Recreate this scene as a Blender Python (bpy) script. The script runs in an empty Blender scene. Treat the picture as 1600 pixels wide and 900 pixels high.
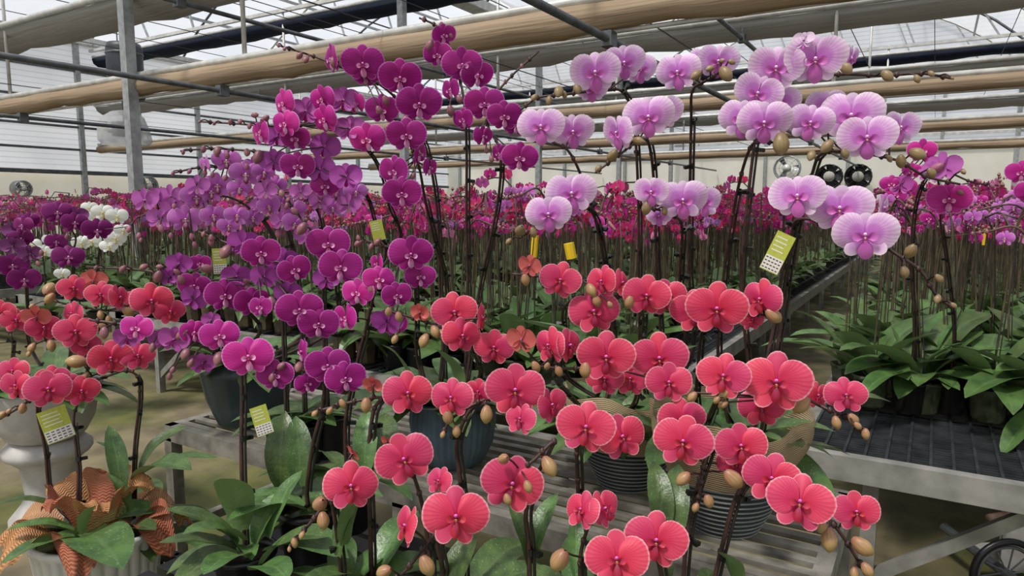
import bpy, math, random
import numpy as np
from mathutils import Vector, Matrix

# ------------------------------------------------------------------ camera, sky, sun, exposure
CAM = Vector((0.0, 0.0, 1.40))
YAW, PITCH, FPX = math.radians(31.2), math.radians(6.73), 1085.0
FWD = Vector((-math.sin(YAW) * math.cos(PITCH), math.cos(YAW) * math.cos(PITCH), -math.sin(PITCH)))
RGT = Vector((math.cos(YAW), math.sin(YAW), 0.0))
UPV = RGT.cross(FWD)
scene = bpy.context.scene
COL = scene.collection
cam_data = bpy.data.cameras.new('camera')
cam_data.sensor_width = 36.0
cam_data.lens = 36.0 * FPX / 1600.0
cam_data.clip_start, cam_data.clip_end = 0.05, 200.0
cam = bpy.data.objects.new('camera', cam_data)
COL.objects.link(cam)
cam.matrix_world = Matrix((RGT, UPV, -FWD)).transposed().to_4x4()
cam.location = CAM
scene.camera = cam

world = bpy.data.worlds.new('World')
scene.world = world
world.use_nodes = True
wn = world.node_tree
wn.nodes.clear()
w_out = wn.nodes.new('ShaderNodeOutputWorld')
w_bg = wn.nodes.new('ShaderNodeBackground')
w_tc = wn.nodes.new('ShaderNodeTexCoord')
w_sep = wn.nodes.new('ShaderNodeSeparateXYZ')
w_rmp = wn.nodes.new('ShaderNodeValToRGB')
w_nz = wn.nodes.new('ShaderNodeTexNoise')
w_mix = wn.nodes.new('ShaderNodeMixRGB')
wn.links.new(w_tc.outputs['Generated'], w_sep.inputs[0])
wn.links.new(w_sep.outputs['Z'], w_rmp.inputs['Fac'])
w_rmp.color_ramp.elements[0].color = (0.90, 0.92, 0.95, 1)
w_rmp.color_ramp.elements[0].position = 0.0
w_rmp.color_ramp.elements[1].color = (0.62, 0.74, 0.98, 1)
w_rmp.color_ramp.elements[1].position = 0.8
w_nz.inputs['Scale'].default_value = 2.2
w_nz.inputs['Detail'].default_value = 4
wn.links.new(w_tc.outputs['Generated'], w_nz.inputs['Vector'])
w_mix.inputs['Color2'].default_value = (0.98, 0.97, 0.96, 1)
w_cr = wn.nodes.new('ShaderNodeValToRGB')
w_cr.color_ramp.elements[0].position = 0.45
w_cr.color_ramp.elements[1].position = 0.65
wn.links.new(w_nz.outputs['Fac'], w_cr.inputs['Fac'])
wn.links.new(w_cr.outputs['Color'], w_mix.inputs['Fac'])
wn.links.new(w_rmp.outputs['Color'], w_mix.inputs['Color1'])
wn.links.new(w_mix.outputs['Color'], w_bg.inputs['Color'])
w_bg.inputs['Strength'].default_value = 0.82
wn.links.new(w_bg.outputs[0], w_out.inputs['Surface'])

sun_data = bpy.data.lights.new('sun_offscreen', 'SUN')
sun_data.energy = 6.2
sun_data.angle = math.radians(9)
sun_data.color = (1.0, 0.94, 0.85)
sun = bpy.data.objects.new('sun_offscreen', sun_data)
COL.objects.link(sun)
# from behind the camera, over its left shoulder, high
sd = (-FWD * 0.42 - RGT * 0.45 + Vector((0, 0, 1.0))).normalized()
sun.rotation_euler = sd.to_track_quat('Z', 'Y').to_euler()
sun.location = (0, 0, 12)

vs = scene.view_settings
vs.view_transform = 'Standard'
vs.look = 'None'
vs.exposure = 0.0
vs.gamma = 1.0
vs.use_curve_mapping = False

RNG = random.Random(7)


def P(px, py, d):
    return CAM + FWD * d + RGT * ((px - 800.0) / FPX * d) + UPV * ((450.0 - py) / FPX * d)


def G(px, py, z):
    r = FWD + RGT * ((px - 800.0) / FPX) + UPV * ((450.0 - py) / FPX)
    return CAM + r * ((z - CAM.z) / r.z)


def col(h):
    h = h.lstrip('#')
    v = [int(h[i:i + 2], 16) / 255 for i in (0, 2, 4)]
    return tuple([(c / 12.92 if c <= 0.04045 else ((c + 0.055) / 1.055) ** 2.4) for c in v] + [1.0])


# ------------------------------------------------------------------ mesh collecting
class MB:
    def __init__(self):
        self.v, self.f, self.m, self.uv = [], [], [], []

    def add(self, vs_, fs, mi=0, uvs=None):
        o = len(self.v)
        self.v.extend([tuple(p) for p in vs_])
        for f in fs:
            self.f.append(tuple(i + o for i in f))
            self.m.append(mi)
        self.uv.extend(uvs if uvs else [(0.5, 0.5)] * len(vs_))

    def box(self, x0, x1, y0, y1, z0, z1, mi=0):
        self.add([(x0, y0, z0), (x1, y0, z0), (x1, y1, z0), (x0, y1, z0), (x0, y0, z1), (x1, y0, z1), (x1, y1, z1), (x0, y1, z1)],
                 [(0, 3, 2, 1), (4, 5, 6, 7), (0, 1, 5, 4), (1, 2, 6, 5), (2, 3, 7, 6), (3, 0, 4, 7)], mi)

    def bar(self, a, b, w, h, mi=0):
        a, b = Vector(a), Vector(b)
        d = (b - a).normalized()
        up = Vector((0, 0, 1)) if abs(d.z) < 0.95 else Vector((0, 1, 0))
        s = d.cross(up).normalized()
        u = s.cross(d)
        pts = []
        for c in (a, b):
            for i, j in ((-1, -1), (1, -1), (1, 1), (-1, 1)):
                pts.append(c + s * (i * w / 2) + u * (j * h / 2))
        self.add(pts, [(0, 1, 2, 3), (7, 6, 5, 4), (0, 4, 5, 1), (1, 5, 6, 2), (2, 6, 7, 3), (3, 7, 4, 0)], mi)

    def tube(self, pts, rad, n=6, mi=0, cap=True):
        pts = [Vector(p) for p in pts]
        k = len(pts)
        rads = rad if isinstance(rad, (list, tuple)) else [rad] * k
        vs_, fs, uvs = [], [], []
        prev = None
        for i, p in enumerate(pts):
            t = (pts[min(i + 1, k - 1)] - pts[max(i - 1, 0)])
            if t.length < 1e-9:
                t = Vector((0, 0, 1))
            t.normalize()
            if prev is None:
                s = t.orthogonal().normalized()
            else:
                s = prev - t * prev.dot(t)
                s = s.normalized() if s.length > 1e-6 else t.orthogonal().normalized()
            prev = s
            b = t.cross(s)
            for j in range(n):
                a = 2 * math.pi * j / n
                vs_.append(p + (s * math.cos(a) + b * math.sin(a)) * rads[i])
                uvs.append((j / n, i / max(1, k - 1)))
        for i in range(k - 1):
            for j in range(n):
                fs.append((i * n + j, i * n + (j + 1) % n, (i + 1) * n + (j + 1) % n, (i + 1) * n + j))
        if cap:
            fs.append(tuple(range(n - 1, -1, -1)))
            fs.append(tuple((k - 1) * n + j for j in range(n)))
        self.add(vs_, fs, mi, uvs)

    def lathe(self, prof, n=24, mi=0, mod=None, c=(0, 0, 0)):
        vs_, fs, uvs = [], [], []
        k = len(prof)
        for i, (r, z) in enumerate(prof):
            for j in range(n):
                a = 2 * math.pi * j / n
                rr = r * (mod(a, i / (k - 1)) if mod else 1.0)
                vs_.append((c[0] + rr * math.cos(a), c[1] + rr * math.sin(a), c[2] + z))
                uvs.append((j / n, i / (k - 1)))
        for i in range(k - 1):
            for j in range(n):
                fs.append((i * n + j, i * n + (j + 1) % n, (i + 1) * n + (j + 1) % n, (i + 1) * n + j))
        self.add(vs_, fs, mi, uvs)

    def mesh(self, name, mats, smooth=False):
        me = bpy.data.meshes.new(name)
        me.from_pydata(self.v, [], self.f)
        for m in (mats if isinstance(mats, (list, tuple)) else [mats]):
            me.materials.append(m)
        if len(set(self.m)) > 1:
            me.polygons.foreach_set('material_index', self.m)
        uvl = me.uv_layers.new(name='UVMap')
        li = np.zeros(len(me.loops), dtype=np.int32)
        me.loops.foreach_get('vertex_index', li)
        uvl.data.foreach_set('uv', np.array(self.uv, dtype=np.float32)[li].ravel())
        if smooth:
            me.polygons.foreach_set('use_smooth', [True] * len(me.polygons))
        me.update()
        return me


def link(name, me, parent=None):
    o = bpy.data.objects.new(name, me)
    COL.objects.link(o)
    if parent is not None:
        o.parent = parent
    return o


def build(name, mb, mats, parent=None, smooth=False):
    return link(name, mb.mesh(name, mats, smooth), parent)


def tag(o, label=None, cat=None, group=None, kind=None):
    if label:
        o['label'] = label
    if cat:
        o['category'] = cat
    if group:
        o['group'] = group
    if kind:
        o['kind'] = kind
    return o


def empty(name, loc, label, cat, group=None):
    o = bpy.data.objects.new(name, None)
    COL.objects.link(o)
    o.location = loc
    o.empty_display_size = 0.05
    return tag(o, label, cat, group)


def copy_tree(o, parent=None):
    c = o.copy()
    COL.objects.link(c)
    c.parent = parent
    for ch in list(o.children):
        copy_tree(ch, c)
    return c


# ------------------------------------------------------------------ materials
class NT:
    def __init__(self, name):
        self.m = bpy.data.materials.new(name)
        self.m.use_nodes = True
        self.t = self.m.node_tree
        self.t.nodes.clear()

    def n(self, typ, **kw):
        x = self.t.nodes.new('ShaderNode' + typ)
        for k, v in kw.items():
            if hasattr(x, k) and k not in ('inputs',):
                setattr(x, k, v)
        return x

    def l(self, a, b):
        self.t.links.new(a, b)

    def math(self, op, a, b=None, clamp=False):
        x = self.n('Math', operation=op, use_clamp=clamp)
        for i, v in enumerate((a, b)):
            if v is None:
                continue
            if isinstance(v, (int, float)):
                x.inputs[i].default_value = v
            else:
                self.l(v, x.inputs[i])
        return x.outputs[0]

    def mix(self, fac, a, b):
        x = self.n('MixRGB')
        for i, v in enumerate((fac, a, b)):
            if isinstance(v, (int, float)):
                x.inputs[i].default_value = v
            elif isinstance(v, tuple):
                x.inputs[i].default_value = v
            else:
                self.l(v, x.inputs[i])
        return x.outputs[0]

    def ramp(self, fac, stops):
        x = self.n('ValToRGB')
        e = x.color_ramp.elements
        while len(e) < len(stops):
            e.new(0.5)
        for i, (p, c) in enumerate(stops):
            e[i].position = p
            e[i].color = c
        self.l(fac, x.inputs['Fac'])
        return x.outputs['Color']

    def noise(self, scale, detail=3, vec=None, coord='Object'):
        x = self.n('TexNoise')
        x.inputs['Scale'].default_value = scale
        x.inputs['Detail'].default_value = detail
        if vec is None:
            tc = self.n('TexCoord')
            vec = tc.outputs[coord]
        self.l(vec, x.inputs['Vector'])
        return x.outputs['Fac']

    def principled(self, base, rough=0.6, metal=0.0, spec=0.5):
        p = self.n('BsdfPrincipled')
        if isinstance(base, tuple):
            p.inputs['Base Color'].default_value = base
        else:
            self.l(base, p.inputs['Base Color'])
        if isinstance(rough, (int, float)):
            p.inputs['Roughness'].default_value = rough
        else:
            self.l(rough, p.inputs['Roughness'])
        p.inputs['Metallic'].default_value = metal
        p.inputs['Specular IOR Level'].default_value = spec
        return p

    def out(self, sh):
        o = self.n('OutputMaterial')
        self.l(sh, o.inputs['Surface'])
        return self.m

    def bump(self, p, h, strength=0.3, dist=0.01):
        b = self.n('Bump')
        b.inputs['Strength'].default_value = strength
        b.inputs['Distance'].default_value = dist
        self.l(h, b.inputs['Height'])
        self.l(b.outputs[0], p.inputs['Normal'])


def simple(name, a, b=None, scale=8, rough=0.6, metal=0.0, bump=0.0, spec=0.5):
    t = NT(name)
    if b is None:
        p = t.principled(col(a), rough, metal, spec)
    else:
        nz = t.noise(scale, 4)
        p = t.principled(t.ramp(nz, [(0.35, col(a)), (0.65, col(b))]), rough, metal, spec)
        if bump:
            t.bump(p, nz, bump)
    return t.out(p.outputs[0])


def petal_mat(name, center, mid, edge, back, rim=None, vein=0.12, transl=0.25, rimpos=0.93, tint=None, midpos=0.45, rimend=1.0):
    """uv: u = angle across the petal, v = distance from its base to its margin"""
    t = NT(name)
    uv = t.n('UVMap')
    sp = t.n('SeparateXYZ')
    t.l(uv.outputs[0], sp.inputs[0])
    stops = [(0.0, col(center)), (midpos, col(mid)), (rimpos - 0.12, col(edge))]
    if rim:
        stops += [(rimpos, col(edge)), (rimend, col(rim))]
    nz = t.noise(5.0, 3)
    vv = t.math('ADD', sp.outputs['Y'], t.math('MULTIPLY', t.math('SUBTRACT', nz, 0.5), 0.04 if rim else 0.2))
    c = t.ramp(vv, stops)
    # branching veins: stripes along the petal that wander with noise
    nz2 = t.noise(4.0, 2)
    ph = t.math('ADD', t.math('MULTIPLY', sp.outputs['X'], 165.0), t.math('MULTIPLY', nz2, 6.0))
    s = t.math('SINE', ph)
    fac = t.math('MULTIPLY', t.math('POWER', t.math('ADD', t.math('MULTIPLY', s, 0.5), 0.5), 2.5), vein)
    c = t.mix(fac, c, col(tint or center))
    oi = t.n('ObjectInfo')
    hs = t.n('HueSaturation')
    t.l(t.math('ADD', 0.90, t.math('MULTIPLY', oi.outputs['Random'], 0.2)), hs.inputs['Value'])
    t.l(t.math('ADD', 0.492, t.math('MULTIPLY', oi.outputs['Random'], 0.016)), hs.inputs['Hue'])
    t.l(c, hs.inputs['Color'])
    geo = t.n('NewGeometry')
    bk = t.mix(fac, col(back), col(center))
    cc = t.mix(geo.outputs['Backfacing'], hs.outputs['Color'], bk)
    p = t.principled(cc, 0.5, 0.0, 0.35)
    t.bump(p, s, 0.05, 0.02)
    tr = t.n('BsdfTranslucent')
    t.l(cc, tr.inputs['Color'])
    mx = t.n('MixShader')
    mx.inputs[0].default_value = transl
    t.l(p.outputs[0], mx.inputs[1])
    t.l(tr.outputs[0], mx.inputs[2])
    return t.out(mx.outputs[0])


def leaf_mat(name, a, b, under, rough=0.38, spots=0.0):
    t = NT(name)
    uv = t.n('UVMap')
    sp = t.n('SeparateXYZ')
    t.l(uv.outputs[0], sp.inputs[0])
    nz = t.noise(7.0, 4)
    c = t.ramp(nz, [(0.3, col(a)), (0.7, col(b))])
    mid = t.math('SUBTRACT', 1.0, t.math('MULTIPLY', t.math('ABSOLUTE', t.math('SUBTRACT', sp.outputs['X'], 0.5)), 14.0), True)
    c = t.mix(t.math('MULTIPLY', mid, 0.45), c, col(under))
    if spots:
        nz3 = t.noise(55.0, 2)
        c = t.mix(t.math('MULTIPLY', t.math('GREATER_THAN', nz3, 0.66), spots), c, col('#c9cfae'))
    oi = t.n('ObjectInfo')
    hs = t.n('HueSaturation')
    t.l(t.math('ADD', 0.8, t.math('MULTIPLY', oi.outputs['Random'], 0.45)), hs.inputs['Value'])
    t.l(t.math('ADD', 0.485, t.math('MULTIPLY', oi.outputs['Random'], 0.03)), hs.inputs['Hue'])
    t.l(c, hs.inputs['Color'])
    geo = t.n('NewGeometry')
    cc = t.mix(geo.outputs['Backfacing'], hs.outputs['Color'], col(under))
    p = t.principled(cc, rough, 0.0, 0.5)
    nz4 = t.noise(22.0, 3)
    t.bump(p, nz4, 0.15, 0.01)
    tr = t.n('BsdfTranslucent')
    t.l(cc, tr.inputs['Color'])
    mx = t.n('MixShader')
    mx.inputs[0].default_value = 0.12
    t.l(p.outputs[0], mx.inputs[1])
    t.l(tr.outputs[0], mx.inputs[2])
    return t.out(mx.outputs[0])


M = {}
# petals per kind of orchid: petals, sepals, lip, column
KIND = {
    'coral': dict(c='#bd1648', m='#d0345f', e='#da4b6e', r='#efb0b8', b='#c86a62', lip='#8c0a58', lip2='#b8184c', colm='#e070c8', call='#d9952a', vein=0.38, tint='#b51746'),
    'purple': dict(c='#90086a', m='#980d74', e='#a51c84', r='#e28ad6', b='#a446a0', lip='#b8257f', lip2='#e9a5d6', colm='#d884cc', call='#4a0a30', vein=0.35, tint='#6d0850'),
    'magenta': dict(c='#b01276', m='#bc1888', e='#c83098', r='#e79ad8', b='#a8519f', lip='#c82f80', lip2='#f0b0dc', colm='#eaa0d8', call='#8a1a40', vein=0.3, tint='#8d0a5c'),
    'lavender': dict(c='#c55cc4', m='#cd84d0', e='#dba8dc', r='#eddbe9', b='#dcc9da', lip='#b43aa6', lip2='#cc6cc2', colm='#f0d8ea', call='#d8b48a', vein=0.25, tint='#bc5cc0'),
    'lilac': dict(c='#bd52b6', m='#c966c4', e='#d07acc', r='#e2b0e0', b='#bd66b4', lip='#e9d2dc', lip2='#8c2a66', colm='#e8d4e4', call='#d08a40', vein=0.25, tint='#8f2f98'),
    'dark': dict(c='#6a0856', m='#740a60', e='#7e1069', r='#a8489c', b='#80407a', lip='#d9a0cc', lip2='#a03080', colm='#dcb0d4', call='#601030', vein=0.3, tint='#560544'),
    'white': dict(c='#e4e6d2', m='#eceee6', e='#f0f0ec', r='#f4f4f0', b='#dfe2d4', lip='#e8e4c8', lip2='#e8d8a0', colm='#f0f0e8', call='#d0b040', vein=0.1, tint='#c8d0b0'),
}
for k, d in KIND.items():
    M[k] = petal_mat(k + '_petal', d['c'], d['m'], d['e'], d['b'], d['r'], d['vein'], 0.25, 0.93 if k != 'lavender' else 0.70, d['tint'], 0.45, 1.0)
    M[k + '_lip'] = petal_mat(k + '_lip', d['call'], d['lip'], d['lip2'], d['lip'], None, 0.2, 0.2, 0.9, d['call'], 0.2)
    M[k + '_column'] = simple(k + '_column', d['colm'], rough=0.4)
    M[k + '_callus'] = simple(k + '_callus', d['call'], d['lip'], 60, 0.5)
M['leaf'] = leaf_mat('leaf_dark', '#38512b', '#57743c', '#6a8351', 0.36, 0.25)
M['leaf_bright'] = leaf_mat('leaf_bright', '#38512b', '#57743c', '#6a8351', 0.36)
M['leaf_far'] = leaf_mat('leaf_far', '#38512b', '#57743c', '#6a8351', 0.36)
M['stem'] = simple('stem_brown', '#2c1c1a', '#4a2e2a', 40, 0.5)
M['stem_green'] = simple('stem_green', '#4a4a26', '#6a6236', 30, 0.5)
M['stake'] = simple('stake_black', '#1a1413', '#2e2522', 30, 0.45)
M['clip'] = simple('clip_black', '#0e0c0c', rough=0.35)
M['stem_far'] = simple('stem_far', '#3a3226', '#5c5138', 20, 0.6)


def bud_mat(name, base, mid, tip):
    t = NT(name)
    uv = t.n('UVMap')
    sp = t.n('SeparateXYZ')
    t.l(uv.outputs[0], sp.inputs[0])
    st = t.math('MULTIPLY', t.math('SINE', t.math('MULTIPLY', sp.outputs['X'], 75.4)), 0.10)
    c = t.ramp(t.math('ADD', sp.outputs['Y'], st), [(0.0, col(base)), (0.5, col(mid)), (1.0, col(tip))])
    p = t.principled(c, 0.45)
    return t.out(p.outputs[0])


M['coral_bud'] = bud_mat('coral_bud', '#8f5a48', '#a5855a', '#9a8a52')
M['purple_bud'] = bud_mat('purple_bud', '#6a3a4a', '#8d5a62', '#8a6a58')
M['magenta_bud'] = M['purple_bud']
M['dark_bud'] = M['purple_bud']
M['lilac_bud'] = bud_mat('lilac_bud', '#7d4060', '#a8687c', '#9c6a6c')
M['lavender_bud'] = bud_mat('lavender_bud', '#6a5a3e', '#8c7650', '#96826a')
M['white_bud'] = bud_mat('white_bud', '#6f7a48', '#a8ac78', '#c0c098')

M['steel'] = simple('galvanised_steel', '#8e9192', '#a9acab', 14, 0.45, 0.35)
M['steel_dark'] = simple('dark_steel_pipe', '#4c4f52', '#63676a', 10, 0.5, 0.3)
M['steel_pale'] = simple('pale_steel_pipe', '#b4b3ae', '#cfcec8', 8, 0.45, 0.15)
M['alu'] = simple('weathered_aluminium', '#7f7e79', '#a19f99', 10, 0.42, 0.3)
M['alu_old'] = simple('weathered_bench_slat', '#625f57', '#8b877d', 16, 0.55, 0.05, 0.2)
M['wire'] = simple('wire_black', '#2a2a2c', rough=0.6)
M['mesh_plastic'] = simple('mesh_tray_plastic', '#26282b', '#3a3d40', 12, 0.3)
M['black_plastic'] = simple('black_plastic', '#101113', '#1c1d20', 12, 0.35)
M['bark'] = simple('potting_bark', '#2a211a', '#4a3a2c', 40, 0.9, 0, 0.6)
M['moss'] = simple('potting_moss', '#3b3a22', '#5d5633', 50, 0.9, 0, 0.6)


def cloth(name, a, b, scale=3.0):
    t = NT(name)
    tc = t.n('TexCoord')
    mp = t.n('Mapping')
    mp.inputs['Scale'].default_value = (0.35, 9, 9)
    t.l(tc.outputs['Object'], mp.inputs['Vector'])
    nz = t.noise(scale, 4, mp.outputs[0])
    p = t.principled(t.ramp(nz, [(0.3, col(a)), (0.7, col(b))]), 0.85, 0, 0.2)
    t.bump(p, nz, 0.5, 0.03)
    tr = t.n('BsdfTranslucent')
    tr.inputs['Color'].default_value = col(b)
    mx = t.n('MixShader')
    mx.inputs[0].default_value = 0.3
    t.l(p.outputs[0], mx.inputs[1])
    t.l(tr.outputs[0], mx.inputs[2])
    return t.out(mx.outputs[0])


M['brown_cloth'] = cloth('brown_shade_cloth', '#a08b74', '#bba68c')
M['grey_cloth'] = cloth('grey_shade_cloth', '#9c9892', '#b4b0aa')
M['navy_cloth'] = cloth('navy_shade_net', '#1c2230', '#2b3242')


def film(name, tint, trans=0.6, lines=0.0, horiz=True):
    t = NT(name)
    tr = t.n('BsdfTransparent')
    tr.inputs['Color'].default_value = col('#f4f6fa')
    tl = t.n('BsdfTranslucent')
    df = t.n('BsdfDiffuse')
    nz = t.noise(0.6, 4)
    c = t.ramp(nz, [(0.3, col(tint)), (0.7, col('#f4f4f2'))])
    if lines:
        tc = t.n('TexCoord')
        sp = t.n('SeparateXYZ')
        t.l(tc.outputs['Object'], sp.inputs[0])
        s = t.math('SINE', t.math('MULTIPLY', sp.outputs['Z'], 55.0))
        c = t.mix(t.math('MULTIPLY', t.math('GREATER_THAN', s, 0.75), lines), c, col('#8b9097'))
    t.l(c, tl.inputs['Color'])
    t.l(c, df.inputs['Color'])
    m1 = t.n('MixShader')
    m1.inputs[0].default_value = 0.35
    t.l(tl.outputs[0], m1.inputs[1])
    t.l(df.outputs[0], m1.inputs[2])
    m2 = t.n('MixShader')
    m2.inputs[0].default_value = trans
    t.l(m1.outputs[0], m2.inputs[1])
    t.l(tr.outputs[0], m2.inputs[2])
    return t.out(m2.outputs[0])


M['roof_film'] = film('roof_film', '#dfe4ea', 0.62)
M['wall_film'] = film('wall_film', '#d3d4d2', 0.25, 0.35)
def cream_panel():
    t = NT('cream_wall_panel')
    nz = t.noise(1.5, 3)
    c = t.ramp(nz, [(0.3, col('#ece9de')), (0.7, col('#f4f2ea'))])
    p = t.principled(c, 0.8)
    tr = t.n('BsdfTranslucent')
    t.l(c, tr.inputs['Color'])
    mx = t.n('MixShader')
    mx.inputs[0].default_value = 0.62
    t.l(p.outputs[0], mx.inputs[1])
    t.l(tr.outputs[0], mx.inputs[2])
    return t.out(mx.outputs[0])


M['cream'] = cream_panel()


def floor_mat():
    t = NT('mossy_concrete')
    a = t.noise(0.9, 5)
    b = t.noise(5.0, 5)
    c = t.ramp(b, [(0.3, col('#5c5440')), (0.7, col('#81765a'))])
    moss = t.ramp(b, [(0.3, col('#3d431e')), (0.7, col('#66662f'))])
    f = t.ramp(a, [(0.44, (0, 0, 0, 1)), (0.60, (1, 1, 1, 1))])
    c = t.mix(f, c, moss)
    p = t.principled(c, 0.75)
    t.bump(p, b, 0.25, 0.02)
    return t.out(p.outputs[0])


M['floor'] = floor_mat()

# ------------------------------------------------------------------ the greenhouse
XW, YE = -16.7, 22.6            # side wall and end wall
GUT = [-16.7, -7.5, 1.7, 10.9]   # gutters between the spans
BAY = 4.5
ZB, ZG, ZN = 2.78, 3.66, 4.73    # brown rolls, grey shade cloths, navy nets

mb = MB()
mb.box(XW - 2, 14, -6, YE + 2, -0.1, 0.0)
tag(build('floor', mb, M['floor']), kind='structure')

mb = MB()
mb.box(XW - 0.08, XW, -4, YE, 0.0, 2.12)
wl = tag(build('wall_left', mb, M['cream']), kind='structure')
mb = MB()
mb.add([(XW, -4, 2.12), (XW, YE, 2.12), (XW, YE, 5.1), (XW, -4, 5.1)], [(0, 1, 2, 3)])
build('film_sheet', mb, M['wall_film'], wl)
for z in (2.15, 2.66, 3.16, 3.75, 4.4, 5.05):
    mb = MB()
    mb.bar((XW + 0.05, -4, z), (XW + 0.05, YE, z), 0.05, 0.09 if z < 2.2 else 0.05)
    build('wall_rail', mb, M['steel_dark'], wl)
for i in range(9):
    mb = MB()
    y = -3.2 + i * 2.95
    mb.box(XW + 0.02, XW + 0.12, y, y + 0.1, 0, 5.1)
    build('wall_stud', mb, M['steel'], wl)

mb = MB()
mb.box(XW, 12, YE, YE + 0.08, 0.0, 2.95)
wb = tag(build('wall_back', mb, M['cream']), kind='structure')
mb = MB()
xs = [XW, 12]
mb.add([(XW, YE + .02, 2.95), (12, YE + .02, 2.95), (12, YE + .02, 7.2), (XW, YE + .02, 7.2)], [(0, 1, 2, 3)])
build('film_sheet', mb, M['wall_film'], wb)
for z in (2.97, 3.35, 4.1, 4.9):
    mb = MB()
    mb.bar((XW, YE - .04, z), (12, YE - .04, z), 0.06, 0.07)
    build('wall_rail', mb, M['steel_pale'], wb)
for i in range(13):
    mb = MB()
    x = XW + 0.6 + i * 2.3
    mb.box(x, x + 0.09, YE - 0.1, YE, 0, 5.1)
    build('wall_stud', mb, M['steel'], wb)

# the far side of the house, behind and beside the camera
for nm, pts in (('wall_front', [(XW, -4, 0), (10.9, -4, 0), (10.9, -4, 5.1), (XW, -4, 5.1)]), ('wall_right', [(10.9, -4, 0), (10.9, YE, 0), (10.9, YE, 5.1), (10.9, -4, 5.1)])):
    mb = MB()
    mb.add(pts, [(0, 1, 2, 3)])
    tag(build(nm, mb, M['wall_film']), kind='structure')

# roof film, arched over every span
def arc(g, t):
    x0, x1 = GUT[g], GUT[g + 1]
    return (x0 + (x1 - x0) * t, 5.1 + 2.1 * math.sin(math.pi * t) ** 0.85)

mb = MB()
NS = 12
for g in range(3):
    for s in range(NS):
        a, b = arc(g, s / NS), arc(g, (s + 1) / NS)
        mb.add([(a[0], -4, a[1]), (b[0], -4, b[1]), (b[0], YE, b[1]), (a[0], YE, a[1])], [(0, 1, 2, 3)])
roof = tag(build('ceiling', mb, M['roof_film']), kind='structure')
for g in range(3):
    for k in range(12):
        mb = MB()
        y = -2.25 + k * 2.25
        mb.tube([(arc(g, s / NS)[0], y, arc(g, s / NS)[1] - .05) for s in range(NS + 1)], 0.03, 5)
        build('roof_arch', mb, M['steel_pale'] if k % 2 else M['steel_dark'], roof)
    for t in (0.12, 0.25, 0.38, 0.5, 0.62, 0.75, 0.88):
        mb = MB()
        a = arc(g, t)
        mb.bar((a[0], -4, a[1] - .1), (a[0], YE, a[1] - .1), 0.045, 0.06)
        build('purlin', mb, M['steel'], roof)
    for k in range(1, 6):       # slanting web members of the roof trusses
        for s in range(6):
            mb = MB()
            a = arc(g, s / 6)
            b = (GUT[g] + (GUT[g + 1] - GUT[g]) * (s + 0.5) / 6, 4.9)
            mb.bar((a[0], k * BAY, a[1] - 0.05), (b[0], k * BAY, b[1]), 0.035, 0.035)
            build('web_bar', mb, M['steel'], roof)
        mb = MB()
        mb.bar((GUT[g], k * BAY, 4.9), (GUT[g + 1], k * BAY, 4.9), 0.06, 0.06)
        build('tie_beam', mb, M['steel_pale'], roof)
for g, x in enumerate(GUT):
    mb = MB()
    for s in (-1, 1):
        mb.bar((x + s * 0.16, -4, 5.08), (x + s * 0.16, YE, 5.08), 0.02, 0.16)
    mb.box(x - .16, x + .16, -4, YE, 4.99, 5.02)
    build('gutter', mb, M['steel_pale'], roof)

ORD = ['fifth', 'fourth', 'third', 'second', 'first']
for xg in (GUT[1], GUT[2]):
    for n in range(1, 6):
        x = xg
        mb = MB()
        y = n * BAY if n < 5 else YE - 0.25
        x += .06 if x < 0 else 0
        mb.box(x - .055, x + .055, y - .15, y - .04, 0, 4.975)
        base = MB()
        base.box(x - .14, x + .14, y - .24, y + .04, 0, 0.03)
        p = build('steel_post', mb, M['steel'])
        build('base_plate', base, M['steel'], p)
        row = 'among the benches' if x < 0 else 'beside the mesh bench'
        tag(p, 'square galvanised steel post %s, %s from the end wall' % (row, ORD[n - 1]), 'post')

# rolled curtains and shade cloths on every bay line
def roll(mb_, x0, x1, y, z, prof, seed, step=0.4, sag=0.03):
    r = random.Random(seed)
    n = int((x1 - x0) / step) + 1
    k = len(prof)
    vs_, fs = [], []
    for i in range(n + 1):
        x = x0 + (x1 - x0) * i / n
        wob = r.uniform(-1, 1)
        for (py, pz) in prof:
            f = 1 + 0.10 * wob
            vs_.append((x, y + py * f + r.uniform(-.006, .006), z + pz * f + r.uniform(-.006, .006)))
    for i in range(n):
        for j in range(k):
            a, b = i * k + j, i * k + (j + 1) % k
            fs.append((a, b, b + k, a + k))
    fs.append(tuple(range(k)))
    fs.append(tuple(n * k + j for j in range(k - 1, -1, -1)))
    mb_.add(vs_, fs)


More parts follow.
